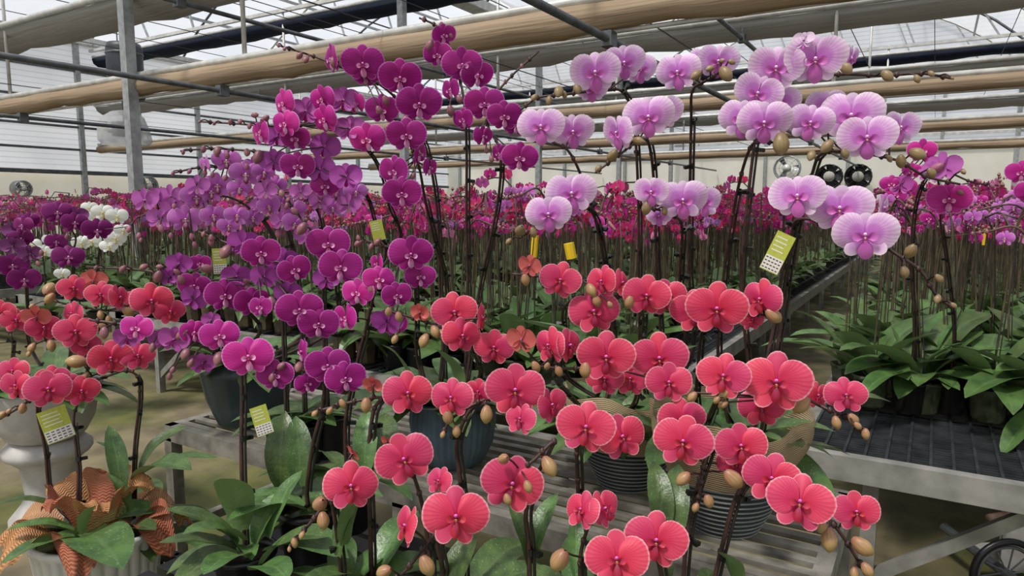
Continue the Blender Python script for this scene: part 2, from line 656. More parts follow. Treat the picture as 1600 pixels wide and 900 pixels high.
brown_prof = [(-.05, -.02), (-.085, -.09), (-.08, -.16), (-.03, -.22), (.05, -.23), (.10, -.17), (.10, -.08), (.05, -.02)]
grey_prof = [(-.02, -.02), (.02, -.09), (.12, -.16), (.28, -.19), (.46, -.16), (.58, -.08), (.6, -.02), (.45, -.05), (.28, -.08), (.12, -.06)]
navy_prof = [(-.02, 0), (0, -.10), (.1, -.16), (.3, -.16), (.4, -.1), (.4, -.02), (.2, -.06)]
X0, X1 = XW + 0.1, 8.0
for n in range(1, 5):
    y = n * BAY
    who = ORD[n]
    c = empty('curtain_roll', (0, y, ZB), 'brown rolled shade curtain under its pale pipe, %s roll from the end wall' % who, 'curtain')
    mb = MB()
    mb.tube([(X0, 0, 0.02), (X1, 0, 0.02)], 0.035, 8)
    build('pipe', mb, M['steel_pale'], c, True)
    mb = MB()
    kb = .86 if n == 1 else .68
    roll(mb, X0, X1, 0, 0, [(a_ * kb, b_ * kb) for a_, b_ in brown_prof], n)
    build('cloth', mb, M['brown_cloth'], c, True)
    mb = MB()
    mb.tube([(X0, .05 * kb, -.235 * kb), (X1, .05 * kb, -.235 * kb)], 0.016, 6)
    build('bottom_rod', mb, M['steel_pale'], c, True)
    c = empty('shade_cloth', (0, y, ZG), 'grey gathered shade cloth high under the roof, %s one from the end wall' % who, 'shade cloth')
    mb = MB()
    mb.tube([(X0, -.02, 0.02), (X1, -.02, 0.02)], 0.04, 8)
    build('pipe', mb, M['steel_pale'], c, True)
    mb = MB()
    roll(mb, X0, X1, 0, 0, grey_prof, n + 10)
    build('cloth', mb, M['grey_cloth'], c, True)
    if n > 1:
        c = empty('shade_net', (0, y, ZN), 'dark navy shade net bundled below the roof, %s one from the end wall' % who, 'shade net')
        mb = MB()
        mb.tube([(X0, 0, 0.03), (X1, 0, 0.03)], 0.03, 8)
        build('pipe', mb, M['steel_pale'], c, True)
        mb = MB()
        roll(mb, X0, X1, 0, 0, navy_prof, n + 20)
        build('cloth', mb, M['navy_cloth'], c, True)
    for i in range(6):
        x = -14.9 + i * 4.6
        mb = MB()
        mb.tube([(x, y + .01, ZB + .02), (x, y + .01, 4.95)], 0.022, 6)
        tag(build('hanger_rod', mb, M['steel_pale'], None, True),
            'thin pale vertical rod hanging a shade curtain pipe from roof', 'rod', 'hanger rods along the curtain pipes')
for x in (-10.0, -6.04, -1.96):
    for z in (ZB - 0.26, ZG - 0.22):
        c = empty('overhead_pipe', (x * (1 if z < 3 else 1.1), 0, z), '', 'pipe')
        tag(c, 'dark lengthwise steel pipe %s the brown rolls, %s' % (
            'just under' if z < 3 else 'well above',
            {-10.0: 'nearest the side wall', -6.04: 'passing beside the tall post', -1.96: 'over the planters'}[x]))
        mb = MB()
        mb.tube([(0, -3, 0), (0, YE - .1, 0)], 0.027, 6)
        build('tube', mb, M['steel_dark'], c, True)
        for n in range(1, 5):
            mb = MB()
            mb.box(-.04, .04, n * BAY - .05, n * BAY + .05, -.05, .05)
            mb.tube([(0, n * BAY, .0), (0, n * BAY, .14)], .012, 5)
            build('clamp', mb, M['steel_dark'], c)
rr = random.Random(3)
for i in range(16):
    x = -12.5 + i * 0.95
    z = rr.choice((2.86, 3.73, 3.95))
    mb = MB()
    mb.tube([(x, -3, z), (x, YE - .1, z)], 0.006, 4)
    tag(build('curtain_wire', mb, M['wire']), 'thin dark wire stretched lengthwise above the curtain pipes', 'wire', 'curtain guide wires')

# fans
def fan(loc, rad, kind, label, rz=0):
    c = empty('wall_fan', loc, label, 'fan')
    c.rotation_euler = (0, 0, rz)
    ring = MB()
    n = 20
    for (ra, rb, ya, yb) in ((rad, rad * .9, -.12, .12),):
        vs_, fs = [], []
        for j in range(n):
            a = 2 * math.pi * j / n
            for r_, y_ in ((ra, ya), (ra, yb), (rb, yb), (rb, ya)):
                vs_.append((r_ * math.cos(a), y_, r_ * math.sin(a)))
        for j in range(n):
            for q in range(4):
                fs.append((j * 4 + q, j * 4 + (q + 1) % 4, ((j + 1) % n) * 4 + (q + 1) % 4, ((j + 1) % n) * 4 + q))
        ring.add(vs_, fs)
    m1 = M['steel'] if kind == 'steel' else M['black_plastic']
    build('housing', ring, m1, c, True)
    for q in range(3 if kind == 'steel' else 5):
        b = MB()
        a = 2 * math.pi * q / (3 if kind == 'steel' else 5)
        d, e = Vector((math.cos(a), 0, math.sin(a))), Vector((-math.sin(a), 0, math.cos(a)))
        w = rad * (.28 if kind == 'steel' else .62)
        pts = [d * .1 * rad - e * w * .4 + Vector((0, -.02, 0)), d * .1 * rad + e * w * .4 + Vector((0, .04, 0)),
               d * .88 * rad + e * w + Vector((0, .06, 0)), d * .88 * rad - e * w * .6 + Vector((0, -.05, 0))]
        b.add(pts + [p + Vector((0, .01, 0)) for p in pts], [(0, 1, 2, 3), (7, 6, 5, 4), (0, 4, 5, 1), (1, 5, 6, 2), (2, 6, 7, 3), (3, 7, 4, 0)])
        build('blade', b, m1, c)
    h = MB()
    rh = rad * (.30 if kind == 'steel' else .42)
    h.lathe([(0.001, .15), (rh, .14), (rh, -.05), (0.001, -.06)], 12)
    ho = build('hub', h, M['cream'] if kind != 'steel' else M['steel_pale'], c, True)
    ho.rotation_euler = (math.pi / 2, 0, 0)
    g = MB()
    for f in (.3, .55, .8):
        g.tube([(rad * f * math.cos(2 * math.pi * j / 16), -.13, rad * f * math.sin(2 * math.pi * j / 16)) for j in range(17)], .006, 4)
    for j in range(4):
        a = math.pi * j / 4
        g.tube([(-rad * math.cos(a), -.13, -rad * math.sin(a)), (rad * math.cos(a), -.13, rad * math.sin(a))], .006, 4)
    build('guard', g, m1, c)
    br = MB()
    br.bar((0, .04, -rad), (0, .14, -rad - .15), .05, .03)
    br.bar((0, .1, 0), (0, .42, 0), .06, .06)
    build('bracket', br, m1, c)


def on_end(px, py):
    r = P(px, py, 1.0) - CAM
    return CAM + r * ((YE - .42) / r.y)


def on_side(px, py):
    r = P(px, py, 1.0) - CAM
    return CAM + r * ((XW + .42) / r.x)


fan(on_end(1230, 263), .38, 'steel', 'silver round fan with three blades on the cream end wall')
fan(on_end(1296, 276), .36, 'black', 'black round fan on the end wall next to the silver fan')
fan(on_end(1341, 276), .36, 'black', 'black round fan on the end wall, farther from the silver fan')
fan(on_side(33, 295), .17, 'steel', 'small grey fan on the side wall without a post before it', math.pi / 2)
fan(on_side(229, 291), .24, 'steel', 'small grey fan on the side wall beside the tall post', math.pi / 2)

# heater drum and wrapped fan hanging behind the tall post
c = empty('drum_heater', P(196, 112, 12.5), 'large dark drum heater hanging high behind the tall steel post', 'heater')
m = MB()
m.lathe([(.001, -.5), (.28, -.5), (.30, -.46), (.30, .4), (.27, .48), (.001, .5)], 20)
o = build('drum', m, simple('dark_navy_enamel', '#20242c', '#2e333d', 6, .5), c, True)
m = MB()
for z in (-.3, .3):
    m.lathe([(.302, z - .02), (.315, z), (.302, z + .02)], 20)
build('hoop', m, M['steel_dark'], c, True)
m = MB()
for s in (-1, 1):
    m.tube([(s * .2, 0, .48), (s * .2, 0, 5.0 - c.location.z)], .012, 5)
build('hanger', m, M['steel_dark'], c)
c = empty('wrapped_fan', P(194, 202, 12.5), 'fan wrapped in a crumpled clear plastic bag hanging behind the tall post', 'fan')
m = MB()
rr = random.Random(5)
m.lathe([(.02, .34), (.2, .3), (.33, .2), (.38, .0), (.4, -.2), (.36, -.28), (.3, -.22)], 26, 0, lambda a, v: 1 + .09 * math.sin(a * 9 + v * 5) + .05 * math.sin(a * 17))
build('plastic_bag', m, film('clear_plastic_bag', '#c8cac6', 0.45), c, True)
m = MB()
m.lathe([(.001, -.12), (.2, -.12), (.2, .12), (.001, .12)], 16)
for j in range(5):
    a = j * 1.2566
    m.bar((0, 0, -.02), (.26 * math.cos(a), .26 * math.sin(a), -.05), .1, .02)
build('motor', m, M['steel_dark'], c)
m = MB()
m.tube([(0, 0, .1), (0, 0, .52)], .012, 5)
build('hanger', m, M['steel_dark'], c)

# ------------------------------------------------------------------ benches
ZT = 0.58          # top of the long plant benches and of the slatted bench


def long_bench(x0, x1, y0, y1, label, near_tray):
    c = empty('plant_bench', (x0, y0, 0), label, 'bench')
    W, L = x1 - x0, y1 - y0
    for (nm, a, b) in (('end_rail', (0, 0.0225, ZT - .043), (W, 0.0225, ZT - .043)), ('end_rail', (0, L - .0225, ZT - .05), (W, L - .0225, ZT - .05)),
                       ('side_rail', (.0225, 0, ZT - .05), (.0225, L, ZT - .05)), ('side_rail', (W - .0225, 0, ZT - .05), (W - .0225, L, ZT - .05))):
        m_ = MB()
        m_.bar(a, b, .045, .085)
        build(nm, m_, M['alu'], c)
    k = int(L / 1.25)
    for i in range(k + 1):
        y = 0.12 + (L - .24) * i / k
        for x in (.26, W - .26):
            m_ = MB()
            m_.box(x - .024, x + .024, y - .024, y + .024, 0, ZT - .06)
            build('leg', m_, M['alu'], c)
        m_ = MB()
        m_.bar((.02, y, ZT - .10), (W - .02, y, ZT - .10), .045, .045)
        build('cross_bar', m_, M['alu'], c)
        if i < 8:
            m_ = MB()
            m_.bar((.26, y, .12), (.72, y, ZT - .11), .03, .04)
            build('brace', m_, M['alu'], c)
    # black mesh trays lying in the frame: real bars near, coarser bars far away
    y = .05
    first = None
    while y < L - .1:
        ln = min(.6, L - .05 - y)
        near = (y0 + y) < near_tray
        key = (near, round(W, 2), round(ln, 2))
        me = TRAYS.get(key)
        if me is None:
            t_ = MB()
            n1 = int(W / .066) if near else int(W / .13)
            for i in range(n1 + 1):
                x = .05 + (W - .10) * i / n1
                t_.bar((x, 0, -.012), (x, ln, -.012), .009 if near else .02, .022)
            n2 = int(ln / .025) if near else int(ln / .12)
            for i in range(n2 + 1):
                yy = ln * i / max(1, n2)
                t_.bar((.05, yy, -.012), (W - .05, yy, -.012), .004 if near else .02, .012)
            me = TRAYS[key] = t_.mesh('mesh_tray', M['mesh_plastic'])
        o_ = link('mesh_tray', me, c)
        o_.location = (0, y, ZT)
        y += .6
    return c


TRAYS = {}
BENCHES = [(-0.39, 1.41, 2.46, 21.8), (-2.80, -1.00, 2.5, 21.8), (-5.2, -3.4, 2.9, 21.8), (-7.30, -5.6, 3.1, 21.8),
           (-9.7, -7.9, 3.1, 21.8), (-12.1, -10.3, 3.5, 21.8), (-14.6, -12.8, 3.5, 21.8)]
BL = ['long aluminium plant bench with black mesh trays, its bare mesh corner showing at the aisle',
      'long aluminium plant bench across the mossy aisle, black crate beneath',
      'long plant bench behind the slatted bench, second bench from the mossy aisle',
      'long plant bench on the aisle side of the tall post',
      'long plant bench on the side wall side of the tall post',
      'long plant bench, second bench from the side wall',
      'long plant bench closest along the side wall']
for (b, l) in zip(BENCHES, BL):
    long_bench(*b, l, 4.6 if b[0] > -3 else 0)

# slatted bench with the planters
WX0, WX1, WY0, WY1 = -2.45, -0.15, 1.50, 2.14
c = empty('slatted_bench', (WX0, WY0, 0), 'low weathered grey slatted bench under the glazed planters', 'bench')
W, L = WX1 - WX0, WY1 - WY0
k = 10
for i in range(k):
    m_ = MB()
    y = .055 + (L - .085) * i / (k - 1)
    w = .030
    m_.box(.03, W - .03, y - w / 2, y + w / 2, ZT - .014 + .001 * (i % 3), ZT - .001 + .0005 * (i % 2))
    build('slat', m_, M['alu_old'], c)
for (a, b, nm) in (((0, .018, ZT - .032), (W, .018, ZT - .032), 'front_rail'), ((0, L - .0, ZT - .032), (W, L, ZT - .032), 'back_rail'),
                   ((.02, 0, ZT - .032), (.02, L, ZT - .032), 'end_rail'), ((W - .02, 0, ZT - .032), (W - .02, L, ZT - .032), 'end_rail')):
    m_ = MB()
    m_.bar(a, b, .04, .06)
    build(nm, m_, M['alu_old'], c)
for x in (.02, W * .5, W - .02):
    for y in (.02, L - .02):
        m_ = MB()
        m_.box(x - .022, x + .022, y - .022, y + .022, 0, ZT - .05)
        build('leg', m_, M['alu_old'], c)
for x in (.02, W - .02):
    m_ = MB()
    m_.bar((x, .02, .16), (x, L - .02, .16), .035, .035)
    build('stretcher', m_, M['alu_old'], c)
m_ = MB()
m_.bar((.02, L * .5, .16), (W - .02, L * .5, .16), .035, .035)
build('stretcher', m_, M['alu_old'], c)

# lower stand that carries the potted coral orchids
SX0, SX1, SY0, SY1, ZS = -1.62, 0.12, 0.62, 1.42, 0.50
c = empty('pot_stand', (SX0, SY0, 0), 'low black slatted stand carrying the small plastic orchid pots', 'stand')
W, L = SX1 - SX0, SY1 - SY0
for i in range(10):
    m_ = MB()
    y = .04 + (L - .08) * i / 9
    m_.box(0, W, y - .03, y + .03, ZS - .02, ZS)
    build('slat', m_, M['black_plastic'], c)
for x in (.05, W - .05):
    m_ = MB()
    m_.bar((x, 0, ZS - .04), (x, L, ZS - .04), .04, .04)
    build('rail', m_, M['black_plastic'], c)
    for y in (.05, L - .05):
        m_ = MB()
        m_.box(x - .02, x + .02, y - .02, y + .02, 0, ZS - .05)
        build('leg', m_, M['black_plastic'], c)


def crate(loc, sx, sy, sz, rz, label):
    c = empty('plastic_crate', loc, label, 'crate')
    c.rotation_euler = (0, 0, rz)
    f_ = MB()
    f_.box(-sx / 2, sx / 2, -sy / 2, sy / 2, 0, .02)
    build('crate_floor', f_, M['black_plastic'], c)
    for (ax, s) in (('x', -1), ('x', 1), ('y', -1), ('y', 1)):
        w_ = MB()
        n_ = 7
        for i in range(n_):
            t0 = -.5 + i / n_
            for q in range(3):
                z0 = .02 + (sz - .05) * q / 3
                if ax == 'x':
                    w_.box(s * sx / 2 - .008, s * sx / 2 + .008, sy * t0, sy * (t0 + .05), .02, sz)
                    w_.box(s * sx / 2 - .008, s * sx / 2 + .008, sy * t0, sy * (t0 + 1 / n_), z0, z0 + .02)
                else:
                    w_.box(sx * t0, sx * (t0 + .05), s * sy / 2 - .008, s * sy / 2 + .008, .02, sz)
                    w_.box(sx * t0, sx * (t0 + 1 / n_), s * sy / 2 - .008, s * sy / 2 + .008, z0, z0 + .02)
        if ax == 'x':
            w_.box(s * sx / 2 - .015, s * sx / 2 + .015, -sy / 2, sy / 2, sz - .03, sz)
        else:
            w_.box(-sx / 2, sx / 2, s * sy / 2 - .015, s * sy / 2 + .015, sz - .03, sz)
        build('crate_side', w_, M['black_plastic'], c)
    return c


g = G(1235, 600, 0.0)
crate((-1.28, 4.35, 0), .5, .36, .26, 0.05, 'black slatted plastic crate on the mossy floor under the aisle bench')
_q = P(208, 780, 2.12)
crate((_q.x, _q.y, 0), .3, .3, .26, 0.1, 'black plastic crate on the floor carrying a clear orchid pot')

# ------------------------------------------------------------------ planters
PL = {}


def wavy_collar(r0, z0, r1, z1, lobes, amp, seed, n=64, rows=9, cover=(0, 2 * math.pi)):
    """a net collar tucked in round a rim: swells out in lobes with a rolled edge"""
    m_ = MB()
    r_ = random.Random(seed)
    ph = [r_.uniform(0, 6.28) for _ in range(4)]
    vs_, fs, uvs = [], [], []
    for j in range(n + 1):
        a = cover[0] + (cover[1] - cover[0]) * j / n
        lob = math.sin(lobes * a + ph[0])
        lob2 = math.sin((lobes + 3) * a + ph[1])
        for i in range(rows):
            t = i / (rows - 1)
            rr_ = r0 + (r1 - r0) * math.sin(t * math.pi * .62) / math.sin(math.pi * .62) + amp * lob * t + amp * .4 * lob2 * t * t
            zz = z0 + (z1 - z0) * t + amp * .8 * math.cos(lobes * a + ph[2]) * t - .02 * t * t
            vs_.append((rr_ * math.cos(a), rr_ * math.sin(a), zz))
            uvs.append((j / n, t))
    for j in range(n):
        for i in range(rows - 1):
            p_ = j * rows + i
            fs.append((p_, p_ + 1, p_ + rows + 1, p_ + rows))
    m_.add(vs_, fs, 0, uvs)
    return m_


def net_mat(name, a, b, hole, freq=90.0, per_noise=3.0):
    t = NT(name)
    uv = t.n('UVMap')
    sp = t.n('SeparateXYZ')
    t.l(uv.outputs[0], sp.inputs[0])
    nz = t.noise(per_noise, 2)
    wob = t.math('SINE', t.math('MULTIPLY', sp.outputs['X'], 40.0))
    ph = t.math('ADD', t.math('MULTIPLY', sp.outputs['Y'], freq), t.math('ADD', t.math('MULTIPLY', nz, 14.0), t.math('MULTIPLY', wob, 1.6)))
    wave = t.math('ADD', t.math('MULTIPLY', t.math('SINE', ph), .5), .5)
    c_ = t.mix(wave, col(a), col(b))
    p_ = t.principled(c_, 0.6, 0, 0.4)
    t.bump(p_, wave, 0.5, 0.004)
    tr = t.n('BsdfTransparent')
    mx = t.n('MixShader')
    t.l(t.math('MULTIPLY', t.math('LESS_THAN', wave, 0.35), hole), mx.inputs[0])
    t.l(p_.outputs[0], mx.inputs[1])
    t.l(tr.outputs[0], mx.inputs[2])
    return t.out(mx.outputs[0])


M['net_orange'] = net_mat('net_orange', '#9d6540', '#c8935e', 0.35, 150.0, 1.5)
M['net_red'] = net_mat('net_red', '#944a3a', '#b8714e', 0.2, 150.0, 1.5)
M['net_beige'] = net_mat('net_beige', '#977f62', '#c2a884', 0.4, 190.0, 7.0)
M['net_pale'] = net_mat('net_pale', '#8f8f80', '#c4c4b4', 0.5, 60.0, 9.0)
M['white_glaze'] = simple('white_glaze', '#c9c8c8', '#d8d7d6', 4, 0.3)
M['urn_grey'] = simple('urn_plaster', '#a3a09d', '#bab7b3', 9, 0.7, 0, 0.5)
M['teal_glaze'] = simple('dark_teal_glaze', '#27343a', '#36474c', 5, 0.35)
M['blue_glaze'] = simple('blue_grey_glaze', '#41525e', '#5f7480', 7, 0.4)
M['stripe_lo'] = simple('striped_pot_dark', '#2e3436', '#3d4446', 6, 0.5)
M['stripe_hi'] = simple('striped_pot_ridge', '#6d7272', '#8a8d88', 9, 0.5)


def planter(key, name, loc, prof, mat, label, n=48, mod=None, soil_r=None, soil_z=None, mats=None):
    c_ = empty(name, loc, label, 'planter')
    m_ = MB()
    m_.lathe(prof, n, 0, mod)
    m_.lathe([(0.001, 0.0), (prof[0][0], 0.0)], n, 0, mod)
    build('body', m_, mat, c_, True)
    s_ = MB()
    s_.lathe([(0.001, soil_z + .012), (soil_r * .6, soil_z + .008), (soil_r, soil_z)], 24)
    build('potting_moss', s_, M['moss'], c_, True)
    PL[key] = (Vector(loc), soil_z, soil_r, c_)
    return c_


flute = lambda k_, d_: (lambda a, v: 1 + d_ * (abs(math.sin(a * k_ / 2)) ** .6 - .6) * (1 if .03 < v < .6 else 0.0))
# white fluted pot on the floor
wp = P(152, 822, 2.02)
h = wp.z
planter('white', 'fluted_pot', (wp.x, wp.y, 0), [(.11, 0), (.125, .015), (.13, .1), (.145, .25), (.165, h - .03), (.175, h - .02), (.178, h), (.165, h), (.15, h - .02)],
        M['white_glaze'], 'white fluted pot wrapped in orange net, standing on the floor', 210, flute(30, .06), .152, h - .03)
col_w = PL['white'][3]
# orange net gathered in cupped folds round the rim, an outer drooping ring and an inner upright one
def net_fold(parent, base, az, L, Wd, H, droop, cup, mat, seed):
    r_ = random.Random(seed)
    p1, p2 = r_.uniform(0, 6), r_.uniform(0, 6)
    d_ = Vector((math.cos(az), math.sin(az), 0))
    s_ = Vector((-math.sin(az), math.cos(az), 0))
    m_ = MB()
    nu, nv = 16, 10
    vs_, fs, uvs = [], [], []
    for i in range(nv + 1):
        v = i / nv
        sh = math.sin(math.pi * (.10 + .82 * v)) ** .55
        for j in range(nu + 1):
            u = -1 + 2 * j / nu
            edge = 1 + .07 * math.sin(5 * u + p1)
            q = Vector(base) + d_ * (L * v * edge - L * .22 * u * u * v) + s_ * (u * Wd * sh)
            q.z += H * math.sin(2.1 * v) - droop * v ** 3 + cup * u * u * sh + .010 * math.sin(6 * u + p2) * v + .006 * math.sin(13 * u + p1) * v * v
            vs_.append(q)
            uvs.append((j / nu, v))
    for i in range(nv):
        for j in range(nu):
            q = i * (nu + 1) + j
            fs.append((q, q + 1, q + nu + 2, q + nu + 1))
    m_.add(vs_, fs, 0, uvs)
    return build('net_fold', m_, mat, parent, True)


tocam = Vector((-FWD.x, -FWD.y, 0)).normalized()
rn = random.Random(77)
zr_ = h - .02
for q in range(7):
    az = 2 * math.pi * q / 7 + .3 + rn.uniform(-.15, .15)
    net_fold(col_w, (math.cos(az) * .10, math.sin(az) * .10, zr_ + .01), az, rn.uniform(.13, .16), rn.uniform(.07, .085), .055, rn.uniform(.05, .11), .035, M['net_orange' if q % 3 else 'net_red'], 300 + q)
for q in range(5):
    az = 2 * math.pi * q / 5 + .9 + rn.uniform(-.2, .2)
    net_fold(col_w, (math.cos(az) * .05, math.sin(az) * .05, zr_ + .02), az, rn.uniform(.08, .11), rn.uniform(.06, .07), .11, .0, .03, M['net_red' if q % 2 else 'net_orange'], 330 + q)

# carved urn on a pedestal
up_ = G(84, 815, 0.0)
uy = P(84, 610, (up_ - CAM).dot(FWD) * 1.0)
UR = 'carved grey plaster urn on a flared round pedestal'
c_ = empty('pedestal_urn', (up_.x, up_.y, 0), UR, 'planter')
ud = (Vector((up_.x, up_.y, 1)) - CAM).dot(FWD)
uz = lambda py_: P(84, py_, ud).z
ur = lambda w_: w_ / 2 / FPX * ud
zt, zn, zd = uz(605), uz(692), uz(712)
b_ = MB()
b_.lathe([(ur(84), zn), (ur(112), zn + .02), (ur(138), zn + .09), (ur(154), zn + .18), (ur(160), zt - .02), (ur(166), zt), (ur(150), zt), (ur(140), zt - .05)], 60, 0,
         lambda a, v: 1 + (.04 * math.sin(a * 9 + 6 * math.sin(v * 9)) * math.sin(v * 20) if .15 < v < .8 else 0))
build('bowl', b_, M['urn_grey'], c_, True)
b_ = MB()
b_.lathe([(ur(118), zd - .015), (ur(126), zd), (ur(126), zd + .02), (ur(100), zn), (.01, zn)], 40)
build('pedestal_rim', b_, M['urn_grey'], c_, True)
b_ = MB()
b_.lathe([(ur(120), 0), (ur(120), .04), (ur(84), .10), (ur(70), zd - .2), (ur(80), zd - .06), (ur(118), zd - .01)], 40)
build('pedestal', b_, M['urn_grey'], c_, True)
b_ = MB()
b_.lathe([(.001, zt - .03), (ur(142), zt - .045)], 30)
build('potting_moss', b_, M['moss'], c_, True)
PL['urn'] = (Vector((up_.x, up_.y, 0)), zt - .035, ur(140), c_)

# glazed planters on the slatted bench
def stand_at(px, d):
    q = P(px, 500, d)
    return (q.x, q.y, ZT)


planter('teal', 'glazed_planter', stand_at(383, 2.62), [(.10, 0), (.115, .01), (.15, .10), (.168, .20), (.172, .25), (.16, .25), (.15, .22)],
        M['teal_glaze'], 'dark teal glazed planter on the slatted bench', 48, lambda a, v: 1 + .012 * math.sin(a * 16), .15, .225)
planter('blue', 'glazed_planter', stand_at(706, 2.20), [(.085, 0), (.10, .01), (.128, .07), (.138, .14), (.132, .20), (.14, .215), (.128, .215), (.12, .195)],
        M['blue_glaze'], 'blue grey ribbed planter with pale net at its rim on the slatted bench', 144, flute(40, .045), .12, .195)
o = build('net_collar', wavy_collar(.12, .20, .165, .25, 4, .012, 4), M['net_pale'], PL['blue'][3], True)


def striped_prof(r0, r1, hh, n_):
    out = []
    for i in range(n_):
        t = i / n_
        r_ = r0 + (r1 - r0) * math.sin(t * math.pi * .58) / math.sin(math.pi * .5)
        z_ = hh * t
        out += [(r_, z_), (r_ + .003, z_ + hh / n_ * .2), (r_ + .003, z_ + hh / n_ * .42), (r_, z_ + hh / n_ * .6)]
    out += [(r1 * .98, hh), (r1 * .93, hh), (r1 * .9, hh - .02)]
    return out


for (key, px_, d_, r1_, hh, lab) in (('pot1', 985, 2.02, .142, .205, 'dark striped ceramic planter wrapped in beige net beside the blue ribbed planter'),
                                     ('pot2', 1143, 1.74, .148, .22, 'dark striped ceramic planter at the free end of the slatted bench')):
    pr = striped_prof(.085, r1_, hh, 16)
    loc = stand_at(px_, d_)
    c_ = empty('striped_planter', loc, lab, 'planter')
    m_ = MB()
    m_.lathe(pr, 48)
    k_ = 48
    for fi in range(len(m_.f)):
        row = fi // k_
        m_.m[fi] = 1 if row % 4 in (0, 1) and row < 64 else 0
    m_.lathe([(0.001, 0), (.085, 0)], 48)
    build('body', m_, [M['stripe_lo'], M['stripe_hi']], c_, False)
    s_ = MB()
    s_.lathe([(0.001, hh - .02), (r1_ * .92, hh - .025)], 24)
    build('potting_moss', s_, M['moss'], c_, True)
    build('net_collar', wavy_collar(r1_ * 1.0, hh - .075, r1_ + .05, hh + .105, 5, .014, len(key) + int(px_)), M['net_beige'], c_, True)
    PL[key] = (Vector(loc), hh - .025, r1_, c_)

# cart with a spoked wheel parked under the mesh bench
cw = P(1572, 896, 2.42)
c = empty('hand_cart', (cw.x, cw.y, 0), 'cart wheel with black tyre and grey body parked under the mesh bench end', 'cart')
R_ = cw.z
ax = Vector((RGT.x, RGT.y, 0))
bk = Vector((FWD.x, FWD.y, 0)).normalized()


def wheel_pt(a, r_, off=0.0):
    return ax * (r_ * math.cos(a)) + Vector((0, 0, R_ + r_ * math.sin(a))) + bk * off


m_ = MB()
m_.tube([wheel_pt(2 * math.pi * j / 40, R_ - .012) for j in range(41)], .012, 8)
build('tyre', m_, M['black_plastic'], c, True)
m_ = MB()
m_.tube([wheel_pt(2 * math.pi * j / 40, R_ - .032) for j in range(41)], .006, 6)
build('rim', m_, M['steel_dark'], c, True)
for j in range(10):
    m_ = MB()
    a_ = 2 * math.pi * j / 10
    m_.tube([wheel_pt(a_, .02), wheel_pt(a_ + .12, R_ - .034)], .003, 5)
    build('spoke', m_, M['steel_dark'], c)
m_ = MB()
m_.tube([wheel_pt(0, 0, -.03), wheel_pt(0, 0, .35)], .018, 10)
build('axle', m_, M['steel_dark'], c)
m_ = MB()
m_.bar(ax * .12 + bk * .10 + Vector((0, 0, .10)), ax * .12 + bk * .10 + Vector((0, 0, .40)), .12, .10)
m_.bar(ax * .0 + bk * .16 + Vector((0, 0, R_)), ax * .5 + bk * .16 + Vector((0, 0, R_)), .05, .04)
build('cart_body', m_, M['urn_grey'], c)
m_ = MB()
m_.tube([ax * -.03 + bk * .06 + Vector((0, 0, R_ + .17)), ax * .10 + bk * .10 + Vector((0, 0, R_ + .17))], .018, 10)
build('pipe_stub', m_, simple('rusty_pipe', '#5a4438', '#7a6454', 20, .7), c, True)

# ------------------------------------------------------------------ orchid pieces
def fan_piece(mb_, base, ang, half, L, k, zf, na=12, nr=5, mi=0, ruffle=0.0, ph=0.0, tilt=None):
    """a petal as a fan: rays from its base, r(theta) = L cos^k; zf(t, theta) lifts it; uv = (angle, radius)"""
    vs_, fs, uvs = [], [], []
    for j in range(na + 1):
        s = -1 + 2 * j / na
        s = math.sin(s * math.pi / 2) * .985 if half > 1.0 else s * .985
        th = s * half
        R = L * max(0.0, math.cos(s * math.pi / 2)) ** k
        R *= 1 + ruffle * math.sin(5 * th + ph)
        for i in range(nr + 1):
            t = i / nr
            r = R * t
            a = ang + th
            vs_.append((base[0] + r * math.cos(a), base[1] + r * math.sin(a), base[2] + zf(t, th, R) ))
            uvs.append((j / na, t))
    w = nr + 1
    for j in range(na):
        for i in range(nr):
            q = j * w + i
            fs.append((q, q + 1, q + 1 + w, q + w) if True else None)
    if tilt:
        vs_ = [tilt @ Vector(p) for p in vs_]
    # faces so that +z is the front
    n_ = (Vector(vs_[fs[len(fs) // 2][1]]) - Vector(vs_[fs[len(fs) // 2][0]])).cross(Vector(vs_[fs[len(fs) // 2][2]]) - Vector(vs_[fs[len(fs) // 2][1]]))
    if n_.z < 0:
        fs = [tuple(reversed(f)) for f in fs]
    mb_.add(vs_, fs, mi, uvs)


SHAPE = {  # petal length, half angle, upward angle, dorsal length, dorsal half angle, lateral length, lateral angle, lip scale
    'coral': (.50, 80, 7, .48, 40, .475, 146, 1.2),
    'purple': (.50, 82, 10, .46, 36, .44, 144, 1.15),
    'magenta': (.50, 80, 10, .46, 36, .44, 144, 1.15),
    'lavender': (.505, 82, 13, .40, 36, .46, 138, 1.6),
    'lilac': (.50, 68, 12, .46, 32, .47, 138, 1.2),
    'dark': (.50, 76, 12, .45, 34, .45, 138, 1.1),
    'white': (.50, 78, 12, .43, 34, .45, 138, 1.1),
}
PIECES = {}


